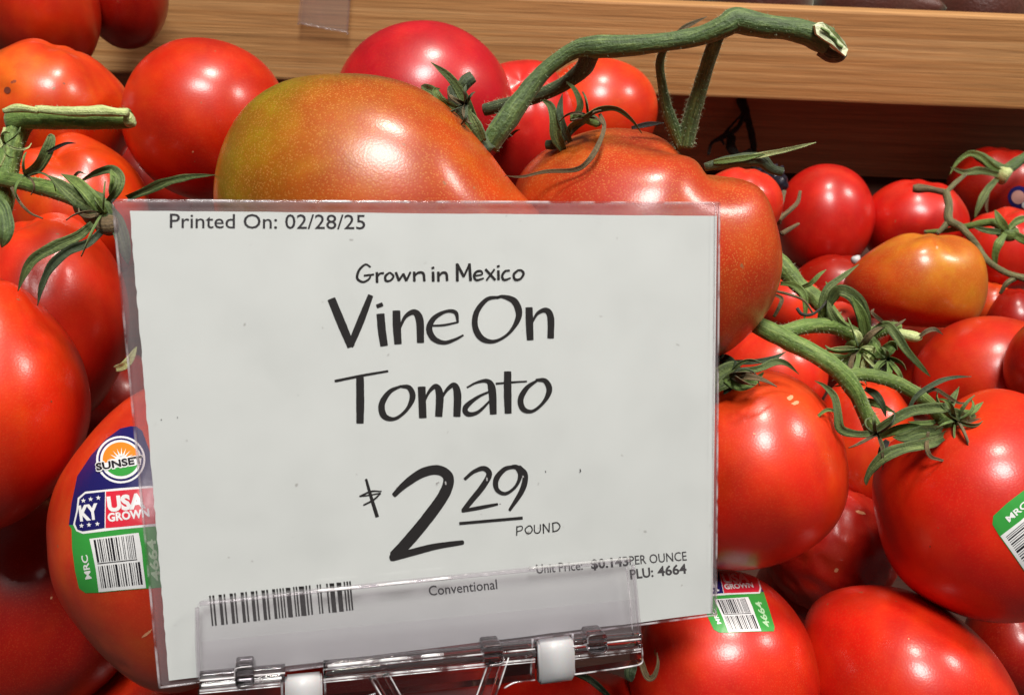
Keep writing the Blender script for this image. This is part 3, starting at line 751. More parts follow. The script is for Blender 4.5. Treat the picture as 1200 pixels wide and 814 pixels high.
# hand-brushed lettering, strokes of varying width
INK_H = 0.00006
def stroke_poly(pts, wd, closed=False, sub=7):
    if isinstance(wd, (int, float)): wd = [wd] * len(pts)
    if len(wd) != len(pts): wd = list(np.interp(np.linspace(0, 1, len(pts)), np.linspace(0, 1, len(wd)), wd))
    cp = catmull([(x, y, 0) for x, y in pts], sub); ww = catmull([(v, 0, 0) for v in wd], sub)
    return cp, [max(.5, v.x) for v in ww]
def strokes(name, lst, org, sc, mat, parent, h=INK_H, capn=5, k=1.0):
    V, Fc = [], []
    def add(q): V.append(C(org[0] + q.x / sc, org[1] + q.y / sc, h)); return len(V) - 1
    z = 0
    for s in lst:
        pts, wd = s[0], s[1]; rnd_ = (s[2] if len(s) > 2 else 0.35)
        cp, ww = stroke_poly(pts, wd); n_ = len(cp); Lr = []
        hh = h + z * 0.000004; z += 1
        for i, p in enumerate(cp):
            t = (cp[min(i + 1, n_ - 1)] - cp[max(i - 1, 0)]); t.normalize(); nrm = Vector((-t.y, t.x, 0)); w_ = ww[i] / 2 * k
            w_ *= 1 + .05 * noise.noise(Vector((p.x * .05, p.y * .05, 3)))
            q0, q1 = p + nrm * w_, p - nrm * w_
            V.append(C(org[0] + q0.x / sc, org[1] + q0.y / sc, hh)); V.append(C(org[0] + q1.x / sc, org[1] + q1.y / sc, hh)); Lr.append(len(V) - 2)
        for i in range(n_ - 1): Fc.append((Lr[i], Lr[i] + 1, Lr[i + 1] + 1, Lr[i + 1]))
        for e, sg in ((0, -1), (n_ - 1, 1)):
            t = (cp[1] - cp[0]) if e == 0 else (cp[-1] - cp[-2]); t.normalize(); t *= sg; nrm = Vector((-t.y, t.x, 0)); w_ = ww[e] / 2 * k
            idx = []
            for j in range(capn + 1):
                a = math.pi / 2 - math.pi * j / capn
                q = cp[e] + nrm * math.sin(a) * w_ + t * math.cos(a) ** .6 * w_ * rnd_ if 0 < j < capn else cp[e] + nrm * math.sin(a) * w_
                V.append(C(org[0] + q.x / sc, org[1] + q.y / sc, hh)); idx.append(len(V) - 1)
            Fc.append(tuple(idx))
    me = mesh(name, V, Fc); return link(name, me, mat, parent, smooth=False)
G2 = (360, 300)
strokes('lettering', [  # Grown in Mexico
    ([(278, 48), (256, 37), (228, 62), (220, 98), (246, 114), (272, 100), (279, 82)], [8, 9, 11, 12, 10, 9, 8]), ([(250, 86), (293, 81)], 9),
    ([(306, 72), (307, 116)], 12), ([(307, 96), (318, 78), (336, 75)], [6, 9, 10]),
    ([(362, 72), (344, 88), (346, 108), (366, 107), (379, 88), (364, 72)], [8, 11, 11, 9, 10, 8]),
    ([(390, 72), (403, 108)], 12), ([(403, 108), (422, 78)], 9), ([(422, 78), (436, 108)], 12), ([(436, 108), (454, 70)], 9),
    ([(470, 70), (471, 110)], 12), ([(471, 88), (488, 73), (510, 76), (515, 109)], [7, 10, 12, 12]),
    ([(553, 70), (554, 110)], 13), ([(548, 53), (557, 50)], 10),
    ([(576, 70), (577, 110)], 12), ([(577, 90), (594, 73), (611, 77), (615, 107)], [7, 10, 12, 12]),
    ([(659, 34), (660, 109)], 13), ([(661, 38), (688, 90)], 12), ([(688, 90), (713, 36)], 9), ([(713, 34), (718, 107)], 13),
    ([(735, 87), (768, 80), (764, 66), (745, 68), (733, 86), (744, 105), (776, 97)], [7, 7, 9, 10, 11, 10, 6]),
    ([(784, 58), (826, 104)], 11), ([(823, 58), (788, 106)], 8),
    ([(840, 64), (841, 103)], 12), ([(835, 46), (845, 43)], 9),
    ([(890, 63), (870, 66), (857, 86), (866, 104), (894, 96)], [8, 9, 11, 10, 6]),
    ([(926, 62), (908, 80), (914, 102), (936, 100), (951, 78), (942, 63), (924, 62)], [8, 11, 11, 9, 11, 9, 8])], G2, 3.75, MINK, sign)
strokes('lettering', [  # Vine On
    ([(106, 188), (150, 295), (193, 398)], [36, 38, 34], .1), ([(189, 396), (235, 285), (279, 172)], [28, 32, 24], .1),
    ([(322, 254), (328, 325), (338, 394)], [36, 36, 34], .1), ([(307, 221), (330, 212)], 18),
    ([(392, 240), (394, 310), (399, 386)], [34, 36, 33], .1), ([(402, 330), (430, 268), (470, 246), (494, 280), (498, 380)], [8, 16, 26, 34, 32], .1),
    ([(540, 306), (600, 303), (664, 290)], [8, 10, 8]), ([(662, 290), (652, 248), (610, 243), (558, 272), (536, 318), (556, 362), (602, 380), (650, 366), (686, 347)], [10, 18, 14, 22, 28, 26, 18, 13, 8]),
    ([(845, 180), (790, 190), (745, 245), (738, 310), (768, 362), (825, 374), (890, 335), (930, 262), (912, 200), (860, 178), (832, 184)], [12, 18, 24, 27, 26, 15, 13, 27, 30, 16, 10]),
    ([(975, 226), (977, 300), (980, 368)], [32, 33, 30], .1), ([(984, 300), (1012, 252), (1050, 238), (1070, 270), (1070, 360)], [8, 14, 24, 30, 29], .1)], G2, 3.75, MINK, sign)
strokes('lettering', [  # Tomato
    ([(122, 549), (240, 525), (355, 505)], [12, 12, 10]), ([(232, 532), (233, 640), (232, 734)], [34, 36, 32], .1),
    ([(414, 570), (362, 596), (328, 650), (338, 702), (385, 714), (436, 676), (463, 620), (448, 578), (408, 572)], [10, 20, 28, 28, 16, 15, 26, 22, 12]),
    ([(503, 574), (508, 710)], [34, 34], .1), ([(512, 645), (536, 595), (566, 572), (582, 610), (578, 704)], [8, 14, 24, 34, 32], .1), ([(584, 640), (610, 592), (644, 566), (660, 605), (658, 704)], [8, 14, 24, 34, 32], .1),
    ([(702, 577), (745, 555), (792, 549), (812, 585), (818, 694)], [8, 11, 20, 34, 30], .1), ([(812, 590), (748, 620), (696, 664), (706, 693), (752, 684), (812, 626)], [8, 14, 24, 22, 15, 8]),
    ([(881, 507), (881, 600), (883, 690)], [32, 34, 31], .1), ([(830, 560), (900, 554), (965, 550)], [9, 9, 7]),
    ([(1012, 545), (966, 578), (938, 628), (950, 672), (992, 680), (1040, 640), (1064, 588), (1046, 548), (1006, 544)], [10, 20, 26, 24, 14, 15, 26, 22, 12])], G2, 3.75, MINK, sign)
G3 = (400, 520)
strokes('lettering', [  # $ 2.29
    ([(116, 165), (140, 250), (168, 340)], [12, 16, 18]), ([(188, 222), (140, 222), (86, 245)], [6, 9, 8]), ([(86, 245), (130, 240), (184, 230)], 7), ([(184, 231), (150, 262), (104, 286)], [7, 9, 8]),
    ([(246, 240), (300, 188), (380, 135), (455, 122), (502, 158), (482, 235), (405, 345), (318, 450), (248, 525)], [22, 34, 44, 46, 50, 52, 54, 54, 52]),
    ([(240, 532), (330, 508), (440, 480), (566, 461)], [34, 34, 30, 22], .9),
    ([(578, 165), (620, 130), (668, 114), (693, 142), (662, 200), (612, 262), (572, 312)], [14, 18, 24, 28, 28, 26, 22]), ([(570, 313), (650, 298), (730, 282)], [16, 18, 12], .9),
    ([(812, 106), (765, 118), (726, 165), (730, 214), (770, 232), (816, 200), (838, 150), (826, 112), (800, 106)], [16, 22, 26, 22, 16, 14, 20, 24, 18]), ([(836, 108), (862, 145), (848, 215), (790, 308)], [18, 26, 26, 14], .8),
    ([(553, 372), (700, 359), (850, 346)], 14, .05)], G3, 4, MINK, sign)
strokes('lettering', [  # POUND
    ([(823, 385), (822, 428)], 6), ([(823, 388), (846, 385), (846, 402), (824, 410)], 5),
    ([(878, 383), (862, 398), (868, 416), (884, 418), (895, 402), (888, 384), (876, 383)], 5.5), ([(905, 379), (906, 410), (920, 417), (932, 406), (933, 376)], 5.5),
    ([(948, 418), (946, 374)], 6), ([(947, 374), (974, 412)], 5.5), ([(974, 412), (975, 370)], 5.5),
    ([(991, 372), (993, 411)], 6), ([(988, 371), (1012, 368), (1025, 385), (1014, 403), (990, 411)], 5.5)], G3, 4, MINK, sign)
strokes('ink_fleck', [([(742, 281), (746, 280)], 4), ([(957, 126), (958, 133)], 4), ([(1119, 118), (1122, 130)], 5), ([(1116, 132), (1119, 134)], 3), ([(-845, -115), (-843, -112)], 5), ([(-770, -125), (-767, -123)], 5)], G3, 4, MINK2, sign)
MCHP = simple('ink_chip', lin(190, 190, 188), .5)
strokes('ink_chip', [([(444, 184), (458, 178)], 5), ([(446, 188), (450, 189)], 5), ([(488, 176), (490, 190)], 7), ([(258, 205), (264, 200)], 4), ([(682, 158), (683, 172)], 7), ([(851, 150), (853, 156)], 8)], G3, 4, MCHP, sign, h=.00014)
def flat_text(s, A, B, H, mat, bold=0.0, h=INK_H):
    v, f = text_mesh(s, bold); q = quadmap(v, A, B, H)
    return link('lettering', mesh('lettering', [C(x, y, h) for x, y in q], f), mat, sign, smooth=False)
flat_text('Printed On: 02/28/25', (199, 267), (428, 268.5), 17, MINK2, .004)
flat_text('Conventional', (503, 697.5), (583, 689.5), 11.5, MINK2, .008)
flat_text('Unit Price:', (629, 671.5), (683, 667), 10.5, MINKG, .012)
flat_text('$0.143', (693, 666), (737, 662), 10.5, MINK2, .03)
flat_text('PER OUNCE', (738, 661.5), (805, 656), 10.5, MINKG, .006)
flat_text('PLU:', (739, 678), (766, 675), 11, MINKG, .025)
flat_text('4664', (771, 674.5), (805, 671), 11, MINKG, .025)
# barcode
bl = [(260, 8), (275, 9), (304, 15), (327, 8), (356, 15), (377, 8), (407, 15), (429, 8), (455, 16), (478, 8), (505, 16), (527, 9), (555, 14), (575, 7), (589, 8), (603, 7), (619, 22), (653, 7), (665, 8), (680, 25), (711, 8), (727, 8), (764, 6), (777, 7), (808, 8), (824, 22), (857, 22), (890, 7), (903, 8), (916, 8)]
V, Fc = [], []
for x, wd in bl:
    yt = 150 - (x - 260) * 68 / 660; yb = 292 - (x - 260) * 74 / 660
    k = len(V)
    for q in ((x, yt), (x + wd, yt - .8), (x + wd + 13, yb - .8), (x + 13, yb)): V.append(C(180 + q[0] / 4, 660 + q[1] / 4, INK_H))
    Fc.append((k, k + 1, k + 2, k + 3))
link('barcode_bars', mesh('barcode', V, Fc), MINK, sign, smooth=False)

# ------------------------------------------------------------------ the clear clip holder
hold = empty('sign_holder', C(490, 800, .004))
tag(hold, 'clear plastic clip with two white bands gripping the foot of the sign', 'sign holder')
fp = roundpoly([(229, 705), (743, 654), (750, 745), (232, 795)], [14, 10, 3, 3], 6)
slab('front_flap', fp, .0022, .0036, MFLAP, hold)
# rolled lip along the top and side edges of the flap
tube('flap_lip', [C(234, 707, .0030), C(480, 681, .0030), C(739, 656, .0030)], [.0005] * 3, MLIP, hold, 8, 24)
tube('flap_lip', [C(231, 712, .0030), C(231, 750, .0030), C(233, 795, .0030)], [.0005] * 3, MLIP, hold, 8, 8)
tube('flap_lip', [C(742, 662, .0030), C(746, 700, .0030), C(750, 745, .0030)], [.0005] * 3, MLIP, hold, 8, 8)
slab('flap_step', [(236, 752), (746, 702), (749, 740), (238, 790)], .0036, .0041, MFLAP, hold)
slab('back_flap', roundpoly([(235, 712), (738, 660), (746, 745), (237, 795)], [12, 10, 3, 3]), -.0038, -.0024, MFLAP, hold)
def rail(name, a, b_, r, h, mat=MGL, sides=14):
    return tube(name, [C(*a, h), C((a[0] + b_[0]) / 2, (a[1] + b_[1]) / 2, h), C(*b_, h)], [r] * 3, mat, hold, sides, 10)
# upper hinge rod and the lower channel, in three runs between the bands
for a, b_ in (((234, 792), (334, 783)), ((379, 779), (627, 755)), ((671, 752), (751, 745))):
    rail('hinge_rod', a, b_, .0012, .0020); rail('hinge_rod', (a[0], a[1] + 9), (b_[0], b_[1] + 9), .0011, .0035)
slab('channel_wall', roundpoly([(232, 806), (334, 796), (334, 824), (232, 832)], 3), -.002, .0030, MGL, hold)
slab('channel_wall', roundpoly([(379, 792), (627, 769), (627, 796), (379, 822)], 3), -.002, .0030, MGL, hold)
slab('channel_wall', roundpoly([(671, 766), (751, 757), (752, 778), (671, 790)], 3), -.002, .0030, MGL, hold)
for x, y in ((286, 790), (578, 765), (700, 752)):
    slab('hinge_knuckle', roundpoly([(x - 11, y - 8), (x + 11, y - 10), (x + 12, y + 12), (x - 10, y + 14)], 4), .0010, .0062, MGL, hold)
for (x0, y0, x1, y1) in ((334, 788, 377, 786), (628, 747, 668, 744)):
    F = []
    hgt = 50; n_ = 10; V = []; Fc = []
    for i in range(n_ + 1):                         # a band wrapped round the rods
        a = math.pi * i / n_; hh = .0042 * math.sin(a) ** .5 + .0002; yy = (1 - math.cos(a)) / 2 * hgt
        V.append(C(x0, y0 + yy, .0015) - NW * hh); V.append(C(x1, y1 + yy - 2, .0015) - NW * hh)
    for i in range(n_): Fc.append((2 * i, 2 * i + 1, 2 * i + 3, 2 * i + 2))
    Fc.append(tuple(range(0, 2 * n_ + 2, 2))); Fc.append(tuple(range(2 * n_ + 1, 0, -2))); Fc.append((0, 1, 2 * n_ + 1, 2 * n_))
    me = mesh('white_band', V, Fc); bm = bmesh.new(); bm.from_mesh(me); bmesh.ops.recalc_face_normals(bm, faces=bm.faces)
    bmesh.ops.bevel(bm, geom=[e for e in bm.edges if e.calc_face_angle(0) > 1.2], offset=.0005, segments=2, affect='EDGES'); bm.to_mesh(me); bm.free()
    link('white_band', me, MNYL, hold)
for a, b_ in (((436, 793), (470, 850)), ((452, 790), (486, 850)), ((576, 772), (548, 850)), ((592, 770), (566, 850))):
    rail('diagonal_rib', a, b_, .0008, .0040)
slab('stake_plate', [(446, 800), (584, 784), (556, 900), (480, 900)], .0005, .0022, MFLAP, hold)

# edges of the acrylic, their piped light and glints painted as milky white
MEDGE = clear_mat('acrylic_edge_or_glint', 0.55, (0.95, 0.93, 0.95), 0.06, (0.86, 0.84, 0.86), bump=1.0)
MGLIT = clear_mat('acrylic_glint', 0.30, (0.95, 0.93, 0.95), 0.12, (0.9, 0.88, 0.9), bump=1.0)
def rim(pts, r, h, m=None): tube('acrylic_edge_or_glint', [C(x, y, h) for x, y in pts], [r] * len(pts), m or MEDGE, hold, 8, 8)
for (x0, y0), (x1, y1) in (((234, 797), (334, 788)), ((379, 784), (627, 760)), ((671, 757), (751, 748))):
    rim([(x0, y0), (x1, y1)], .00022, .0048); rim([(x0, y0 + 12), (x1, y1 + 12)], .0003, .0048, MGLIT)
    rim([(x0, y0 + 15), (x1, y1 + 15)], .00014, .0050)
rim([(671, 790), (700, 786), (735, 781), (751, 777), (753, 768), (751, 748)], .00022, .0032)
rim([(379, 824), (420, 818), (440, 812)], .00022, .0032); rim([(590, 806), (604, 799), (627, 796)], .00022, .0032)
for (a, b_) in (((434, 793), (468, 850)), ((456, 790), (490, 850)), ((574, 772), (546, 850)), ((596, 770), (570, 850))): rim([a, b_], .00020, .0050)
for x, y in ((286, 790), (578, 765), (700, 752)):
    rim([(x - 11, y + 2), (x - 11, y - 5), (x - 7, y - 8), (x + 9, y - 10)], .00014, .0063, MGLIT); rim([(x + 12, y + 4), (x + 12, y + 9), (x + 8, y + 12), (x - 4, y + 14)], .00014, .0063, MGLIT)
rim([(640 - 16, 748), (640 - 18, 790)], .0003, .003); rim([(671, 742), (673, 790)], .0003, .003)
rim([(330, 788), (331, 834)], .0003, .003); rim([(380, 784), (382, 830)], .0003, .003)
MSPK = clear_mat('painted_glint', 0.65, (0.95, 0.93, 0.95), 0.05, (0.95, 0.94, 0.95), bump=1.0)  # milky white for strips that paint in glints on clear edges
rim([(372, 692), (420, 687.5), (470, 682.5), (530, 676.5)], .00036, .0038, MSPK)
rim([(384, 780), (450, 773), (520, 766)], .0004, .0050, MSPK)
rim([(236, 803), (285, 798), (330, 794)], .0003, .0052, MSPK)
tube('sleeve_edge_or_glint', [C(285, 235.9, .0005), C(400, 236.3, .0005), C(525, 236.8, .0005)], [.00018] * 3, MSPK, sign, 6, 20)  # painted glint along part of the sleeve's top edge
rim([(620, 665.5), (680, 659.5), (738, 654)], .00040, .0034, clear_mat('lip_veil', .2, (.95, .95, .95), .1, (.95, .96, .94)))
rim([(734, 664), (738, 700), (741, 738)], .00016, .0040)
# small clear tag on the pine board
a = onY(381, 5, YB - .003)
tg = empty('shelf_tag', a); tag(tg, 'small clear plastic tag hanging on the pine board at the top edge', 'tag')
V = []; pl = roundpoly([(350, 27), (407, 38), (411, -40), (357, -40)], [5, 5, 0, 0], 5); k = len(pl)
for yy in (YB - .005, YB - .002):
    for x, y in pl: 
        q = onY(x, y, YB - .005); V.append(Vector((q.x, yy, q.z)))
Fc = [tuple(range(k)), tuple(range(2 * k - 1, k - 1, -1))] + [(i, i + k, (i + 1) % k + k, (i + 1) % k) for i in range(k)]
me = mesh('tag_plate', V, Fc); bm = bmesh.new(); bm.from_mesh(me); bmesh.ops.recalc_face_normals(bm, faces=bm.faces); bm.to_mesh(me); bm.free()
link('tag_plate', me, clear_mat('tag_plastic', .09, (.95, .93, .92), .08, (.85, .80, .78)), tg, smooth=False)
E2 = [onY(x, y, YB - .0055) for x, y in ((357, -30), (350, 24), (355, 28), (403, 37), (407, 34), (411, -30))]
tube('tag_rim', E2, [.0006] * 6, MLIP, tg, 8, 8)

# ------------------------------------------------------------------ vines
def vtube(name, pts, mat, parent, nz=.10, sides=12, sub=6, ridge=0.03, seed=None):
    """pts: (px, py, depth, half-width in px)"""
    W = [P(a, b_, c_) for a, b_, c_, _ in pts]; rr = [q[3] / FPX * q[2] for q in pts]
    return tube(name, W, rr, mat, parent, sides, sub, True, 1.0, nz, seed if seed is not None else random.random() * 9, ridge)
def sepal(pts, wd, mat, parent, curl=.45, twist=0.0, name='sepal', thick=.00014, side=None):
    """leaf strip: pts (px,py,depth); wd widest half-width in px; tapered to a point, folded along its rib"""
    W = catmull([P(*p) for p in pts], 6); n_ = len(W); dm = sum(p[2] for p in pts) / len(pts)
    V, Fc, FB = [], [], []; sd = random.random() * 9; ln_ = 0.0
    for i, p in enumerate(W):
        t = (W[min(i + 1, n_ - 1)] - W[max(i - 1, 0)]).normalized(); u = i / (n_ - 1)
        vw = (C0 - p).normalized(); s_ = t.cross(vw).normalized()
        if twist or side: s_ = (Matrix.Rotation((side or 0) + twist * u + .5 * noise.noise(p * 90 + Vector((sd, 0, 0))), 3, t) @ s_)
        nr = s_.cross(t).normalized()
        prof = (math.sin(math.pi * min(1, (u * .82 + .18))) ** .8) if u < 1 else 0
        w_ = max(wd * .74 / FPX * dm * prof, .00010) * (1 + .25 * noise.noise(p * 220 + Vector((sd, 0, 0))))
        cv = curl * (1 + .6 * noise.noise(p * 150 + Vector((0, sd, 0))))
        for k_, (a, bq) in enumerate(((-1, cv), (-.5, cv * .25), (0, 0), (.5, cv * .25), (1, cv))):
            V.append(p + s_ * (w_ * a) + nr * (w_ * bq + thick)); FB.append((a * 2 + sd * 5, 0, ln_ / .02))
        for k_, (a, bq) in enumerate(((1, cv), (0, 0), (-1, cv))):
            V.append(p + s_ * (w_ * a * .98) + nr * (w_ * bq - thick)); FB.append((a * 2 + sd * 5, 3, ln_ / .02))
        ln_ += (W[min(i + 1, n_ - 1)] - p).length
    for i in range(n_ - 1):
        for j in range(8):
            a = i * 8 + j; b_ = i * 8 + (j + 1) % 8; Fc.append((a, b_, b_ + 8, a + 8))
    Fc.append(tuple(range(7, -1, -1))); Fc.append(tuple(range((n_ - 1) * 8, n_ * 8)))
    return fibred(name, V, Fc, FB, mat, parent)
def hairs(parent, stems, n_, ln=.0011):
    """fine down on the stems"""
    V, Fc = [], []; rnd = random.Random(11)
    for o in stems:
        me = o.data; ps = [p for p in me.polygons if len(p.vertices) == 4]
        for _ in range(n_):
            p = rnd.choice(ps); c_ = p.center + Vector((0, 0, 0)); q = p.normal; t = Vector((rnd.uniform(-1, 1), rnd.uniform(-1, 1), rnd.uniform(-1, 1)))
            d_ = (q + t * .5).normalized() * ln * rnd.uniform(.4, 1.2); s_ = d_.orthogonal().normalized() * .000035
            k = len(V); V += [c_ - s_, c_ + s_, c_ + d_]; Fc.append((k, k + 1, k + 2))
    o = link('stem_hairs', mesh('stem_hairs', V, Fc), simple('vine_hair', lin(190, 200, 160), .6) if 'vine_hair' not in bpy.data.materials else bpy.data.materials['vine_hair'], parent, smooth=False)
    o['kind'] = 'stuff'
VG = 'tomato vines lying over the heap'
def wisps(px, py, d, n_, ln, parent, mats, a0=0, a1=360, seed=1, wd=(2.0, 5.5), droop=.3):
    """thin, dried, curling sepals fanning out of a calyx"""
    rnd = random.Random(seed)
    for i in range(n_):
        a = R(a0 + (a1 - a0) * (i + rnd.uniform(.1, .9)) / n_); l = ln * rnd.uniform(.55, 1.1); bend = rnd.uniform(-1.6, 1.6); z = rnd.uniform(.002, .009)
        pts = [(px, py, d)]; x, y, aa = px, py, a
        for k_ in range(1, 6):
            aa += bend / 5 * (k_ / 2.2); x += math.cos(aa) * l / 5; y -= math.sin(aa) * l / 5 - droop * l / 5 * (k_ / 5)
            pts.append((x, y, d - z * math.sin(math.pi * k_ / 6) - .001))
        sepal(pts, rnd.uniform(*wd), rnd.choice(mats), parent, rnd.uniform(.4, 1.0), rnd.uniform(-2.2, 2.2), side=rnd.uniform(-.9, .9))

# --- top vine over the half-ripe tomato
v1 = empty('tomato_vine', P(575, 165, .232)); tag(v1, 'thick green vine with a pale cut end arching over the top of the sign', 'vine', VG)
D1 = .228
st = []
st.append(vtube('stem', [(971, 48, .222, 15), (962, 45, .222, 15.5), (945, 38, .222, 13.5), (915, 33, .224, 13), (885, 29, .225, 14), (862, 25, .226, 15), (848, 32, .226, 13), (815, 44, .228, 11), (770, 51, .230, 11), (735, 54, .232, 12), (700, 55, .234, 13.5), (676, 58, .235, 10), (655, 70, .236, 9), (630, 92, .237, 10), (607, 122, .237, 12), (588, 148, .237, 13), (572, 172, .238, 12)], MV, v1, .10, 14, 6, .04))
st.append(vtube('stem', [(692, 60, .236, 12), (684, 80, .240, 10), (662, 98, .246, 8.5), (632, 112, .252, 8), (600, 121, .258, 8), (568, 129, .262, 7)], MVD, v1))
st.append(vtube('stem', [(840, 42, .230, 9), (829, 75, .236, 8.5), (818, 110, .242, 9), (808, 145, .247, 10), (802, 172, .250, 10)], MV, v1))
st.append(vtube('stem', [(779, 54, .232, 4), (773, 75, .236, 5), (776, 100, .240, 5.5), (782, 130, .245, 7), (794, 160, .249, 8), (800, 172, .250, 8)], MV, v1))
# pale cut face of the main stem
def P2(x, y, d_): return P(x, y, d_)
cut = [(955, 30), (964, 26), (973, 31), (982, 40), (990, 49), (994, 58), (991, 66), (984, 60), (975, 52), (965, 46), (957, 40)]
cd = [.2160, .2155, .2155, .2160, .2170, .2180, .2180, .2175, .2165, .2160, .2160]
W = [P(x, y, q) for (x, y), q in zip(cut, cd)]; W2 = [p + ray(970, 45) * .0055 - cx * .0012 for p in W]; k = len(W)
me = mesh('cut_end', W + W2, [tuple(range(k)), tuple(range(2 * k - 1, k - 1, -1))] + [(i, i + k, (i + 1) % k + k, (i + 1) % k) for i in range(k)])
link('cut_end', me, vine_mat('vine_cut_face', lin(196, 204, 150), lin(228, 232, 190), lin(238, 240, 208), .5), v1, smooth=False)
zz = [(962, 33), (970, 38), (972, 42), (978, 46), (981, 52), (987, 56)]
W = []
for i, (x, y) in enumerate(zz):
    W.append((x, y, .2152 + .0006 * i / 1.6, 1.5 + .6 * (i % 2)))
vtube('cut_pith', W, MPITH, v1, sides=6, ridge=0)
vtube('stem', [(990, 62, .221, 4), (984, 68, .222, 5), (974, 66, .224, 7), (962, 58, .224, 8)], MDRY, v1)
# knobby calyx left of the fork
vtube('calyx_knob', [(572, 178, .236, 9), (560, 160, .236, 11), (545, 140, .237, 12), (535, 118, .238, 11), (531, 105, .240, 8)], MVD, v1, .25, 12)
vtube('calyx_knob', [(538, 108, .237, 7), (546, 96, .236, 8), (554, 90, .236, 7)], MVD, v1, .2)
sepal([(560, 150, .234), (545, 118, .232), (528, 92, .230), (505, 73, .229)], 8, MSEP, v1, .5)
sepal([(566, 166, .233), (558, 148, .231), (548, 128, .231)], 9, MSEP, v1, .4)
sepal([(552, 170, .232), (549, 155, .231), (549, 140, .231), (552, 128, .232)], 5, MVF, v1, .4)
sepal([(535, 128, .234), (518, 120, .232), (508, 108, .232), (500, 104, .234), (494, 101, .236)], 9, MSEP, v1, .7)
sepal([(524, 126, .233), (514, 116, .231), (510, 106, .231), (516, 104, .231)], 5, MVF, v1, .5)
sepal([(583, 162, .246), (596, 160, .244), (604, 154, .243), (609, 152, .243)], 2.2, MDRY, v1, .3)
# right-hand calyx (over AB)
sepal([(660, 176, .245), (652, 160, .242), (650, 140, .240), (645, 124, .240), (635, 117, .241)], 9, MSEP, v1, .7)
sepal([(668, 166, .244), (660, 148, .240), (656, 130, .239), (659, 110, .240)], 6, MVD, v1, .5)
sepal([(664, 160, .243), (668, 148, .240), (680, 140, .238), (700, 128, .237), (722, 127, .238), (740, 140, .240), (752, 156, .243)], 5, MSEP, v1, .6, side=.5)
sepal([(672, 140, .242), (680, 124, .240), (674, 106, .240), (664, 96, .242)], 5, MSEP, v1, .5)
vtube('stem', [(640, 170, .248, 5), (652, 168, .247, 6), (672, 150, .246, 5), (690, 138, .247, 5), (703, 145, .249, 4)], MVD, v1)
vtube('stem', [(668, 138, .243, 4), (684, 139, .243, 5), (700, 146, .245, 4)], MVF, v1)
sepal([(703, 134, .238), (708, 148, .234), (702, 168, .231), (690, 188, .230), (674, 199, .231), (640, 201, .232), (612, 207, .232), (592, 206, .233)], 4.2, MDRY, v1, .5)
sepal([(740, 150, .243), (758, 146, .243), (778, 144, .244)], 4, MBLK, v1, .4)
sepal([(794, 38, .228), (806, 30, .228), (828, 20, .229)], 4, MDRY, v1, .4)
# lower stub at right
vtube('stem', [(826, 196, .250, 5), (850, 190, .249, 7), (876, 187, .249, 8), (892, 188, .250, 8), (904, 198, .250, 6), (917, 202, .250, 5)], MVD, v1)
sepal([(868, 186, .248), (896, 181, .247), (925, 175, .246), (956, 167, .246)], 4.5, MPALE, v1, .5)
sepal([(836, 190, .248), (866, 186, .247), (896, 181, .247)], 5, MVF, v1, .5)
wisps(546, 122, .232, 6, 34, v1, [MSEP, MVD, MDRY], 60, 300, 4)
wisps(690, 138, .243, 5, 36, v1, [MSEP, MDRY], -20, 200, 9, (1.5, 3.5))
hairs(v1, st, 520)

# --- left vine
v2 = empty('tomato_vine', P(60, 215, .24)); tag(v2, 'green vine with a pale peeled stub at the left edge', 'vine', VG)
st = []
st.append(vtube('stem', [(12, 143, .246, 11.0), (40, 139, .245, 12.9), (75, 139, .244, 12.9), (110, 140, .243, 12.4), (152, 139, .243, 11.5)], MVR, v2, .06))
st.append(vtube('stem', [(30, 138, .248, 12.0), (17, 160, .246, 12.9), (8, 195, .244, 12.9), (2, 240, .243, 12.0), (-5, 285, .243, 10.1)], MVR, v2, .12))
st.append(vtube('stem', [(-12, 208, .240, 9.2), (20, 213, .239, 9.2), (52, 220, .237, 10.1), (84, 228, .235, 12.9), (112, 240, .234, 15.6)], MVR, v2, .12))
# peeled pale side and end of the stub
vtube('peeled_side', [(42, 128, .2385, 3.7), (80, 131, .2375, 5.5), (115, 131, .237, 6.0), (150, 132, .237, 4.6)], MPALE, v2, .3, 10, 6, .12)
vtube('peeled_side', [(4, 130, .238, 2.8), (20, 127, .238, 4.6), (45, 130, .238, 3.7)], MPALE, v2, .3)
vtube('cut_end', [(149, 138, .240, 9.7), (153, 139, .240, 10.1), (156, 138, .240, 7.4)], MPALE, v2, .25, 12)
vtube('fibre', [(6, 150, .234, 1.8), (2, 165, .233, 1.8), (6, 180, .233, 1.3), (0, 196, .233, 0.9)], MPALE, v2)
# calyx
vtube('calyx_knob', [(100, 236, .231, 16), (114, 246, .229, 19), (126, 258, .229, 15), (131, 266, .229, 9)], MV, v2, .2, 14)
vtube('calyx_pith', [(118, 262, .2235, 10), (128, 264, .223, 11), (137, 262, .223, 8)], MDRY, v2, .35, 12)
sepal([(118, 250, .225), (98, 238, .223), (78, 222, .222), (58, 206, .224)], 12.8, MSEP, v2, .45)
sepal([(122, 252, .224), (108, 232, .221), (92, 215, .222), (72, 204, .225)], 10.2, MVF, v2, .35)
sepal([(108, 262, .224), (92, 276, .222), (66, 288, .220), (40, 303, .219), (28, 322, .219), (21, 341, .220)], 8.5, MSEP, v2, .6)
sepal([(122, 268, .223), (104, 284, .221), (80, 294, .219), (60, 312, .218), (49, 335, .218), (44, 358, .219)], 7.6, MVD, v2, .7)
sepal([(128, 236, .226), (138, 222, .224), (140, 208, .225), (130, 199, .227), (112, 203, .229), (92, 214, .232)], 7.6, MSEP, v2, .7)
sepal([(132, 228, .226), (134, 212, .224), (130, 199, .225)], 7.6, MVF, v2, .4)
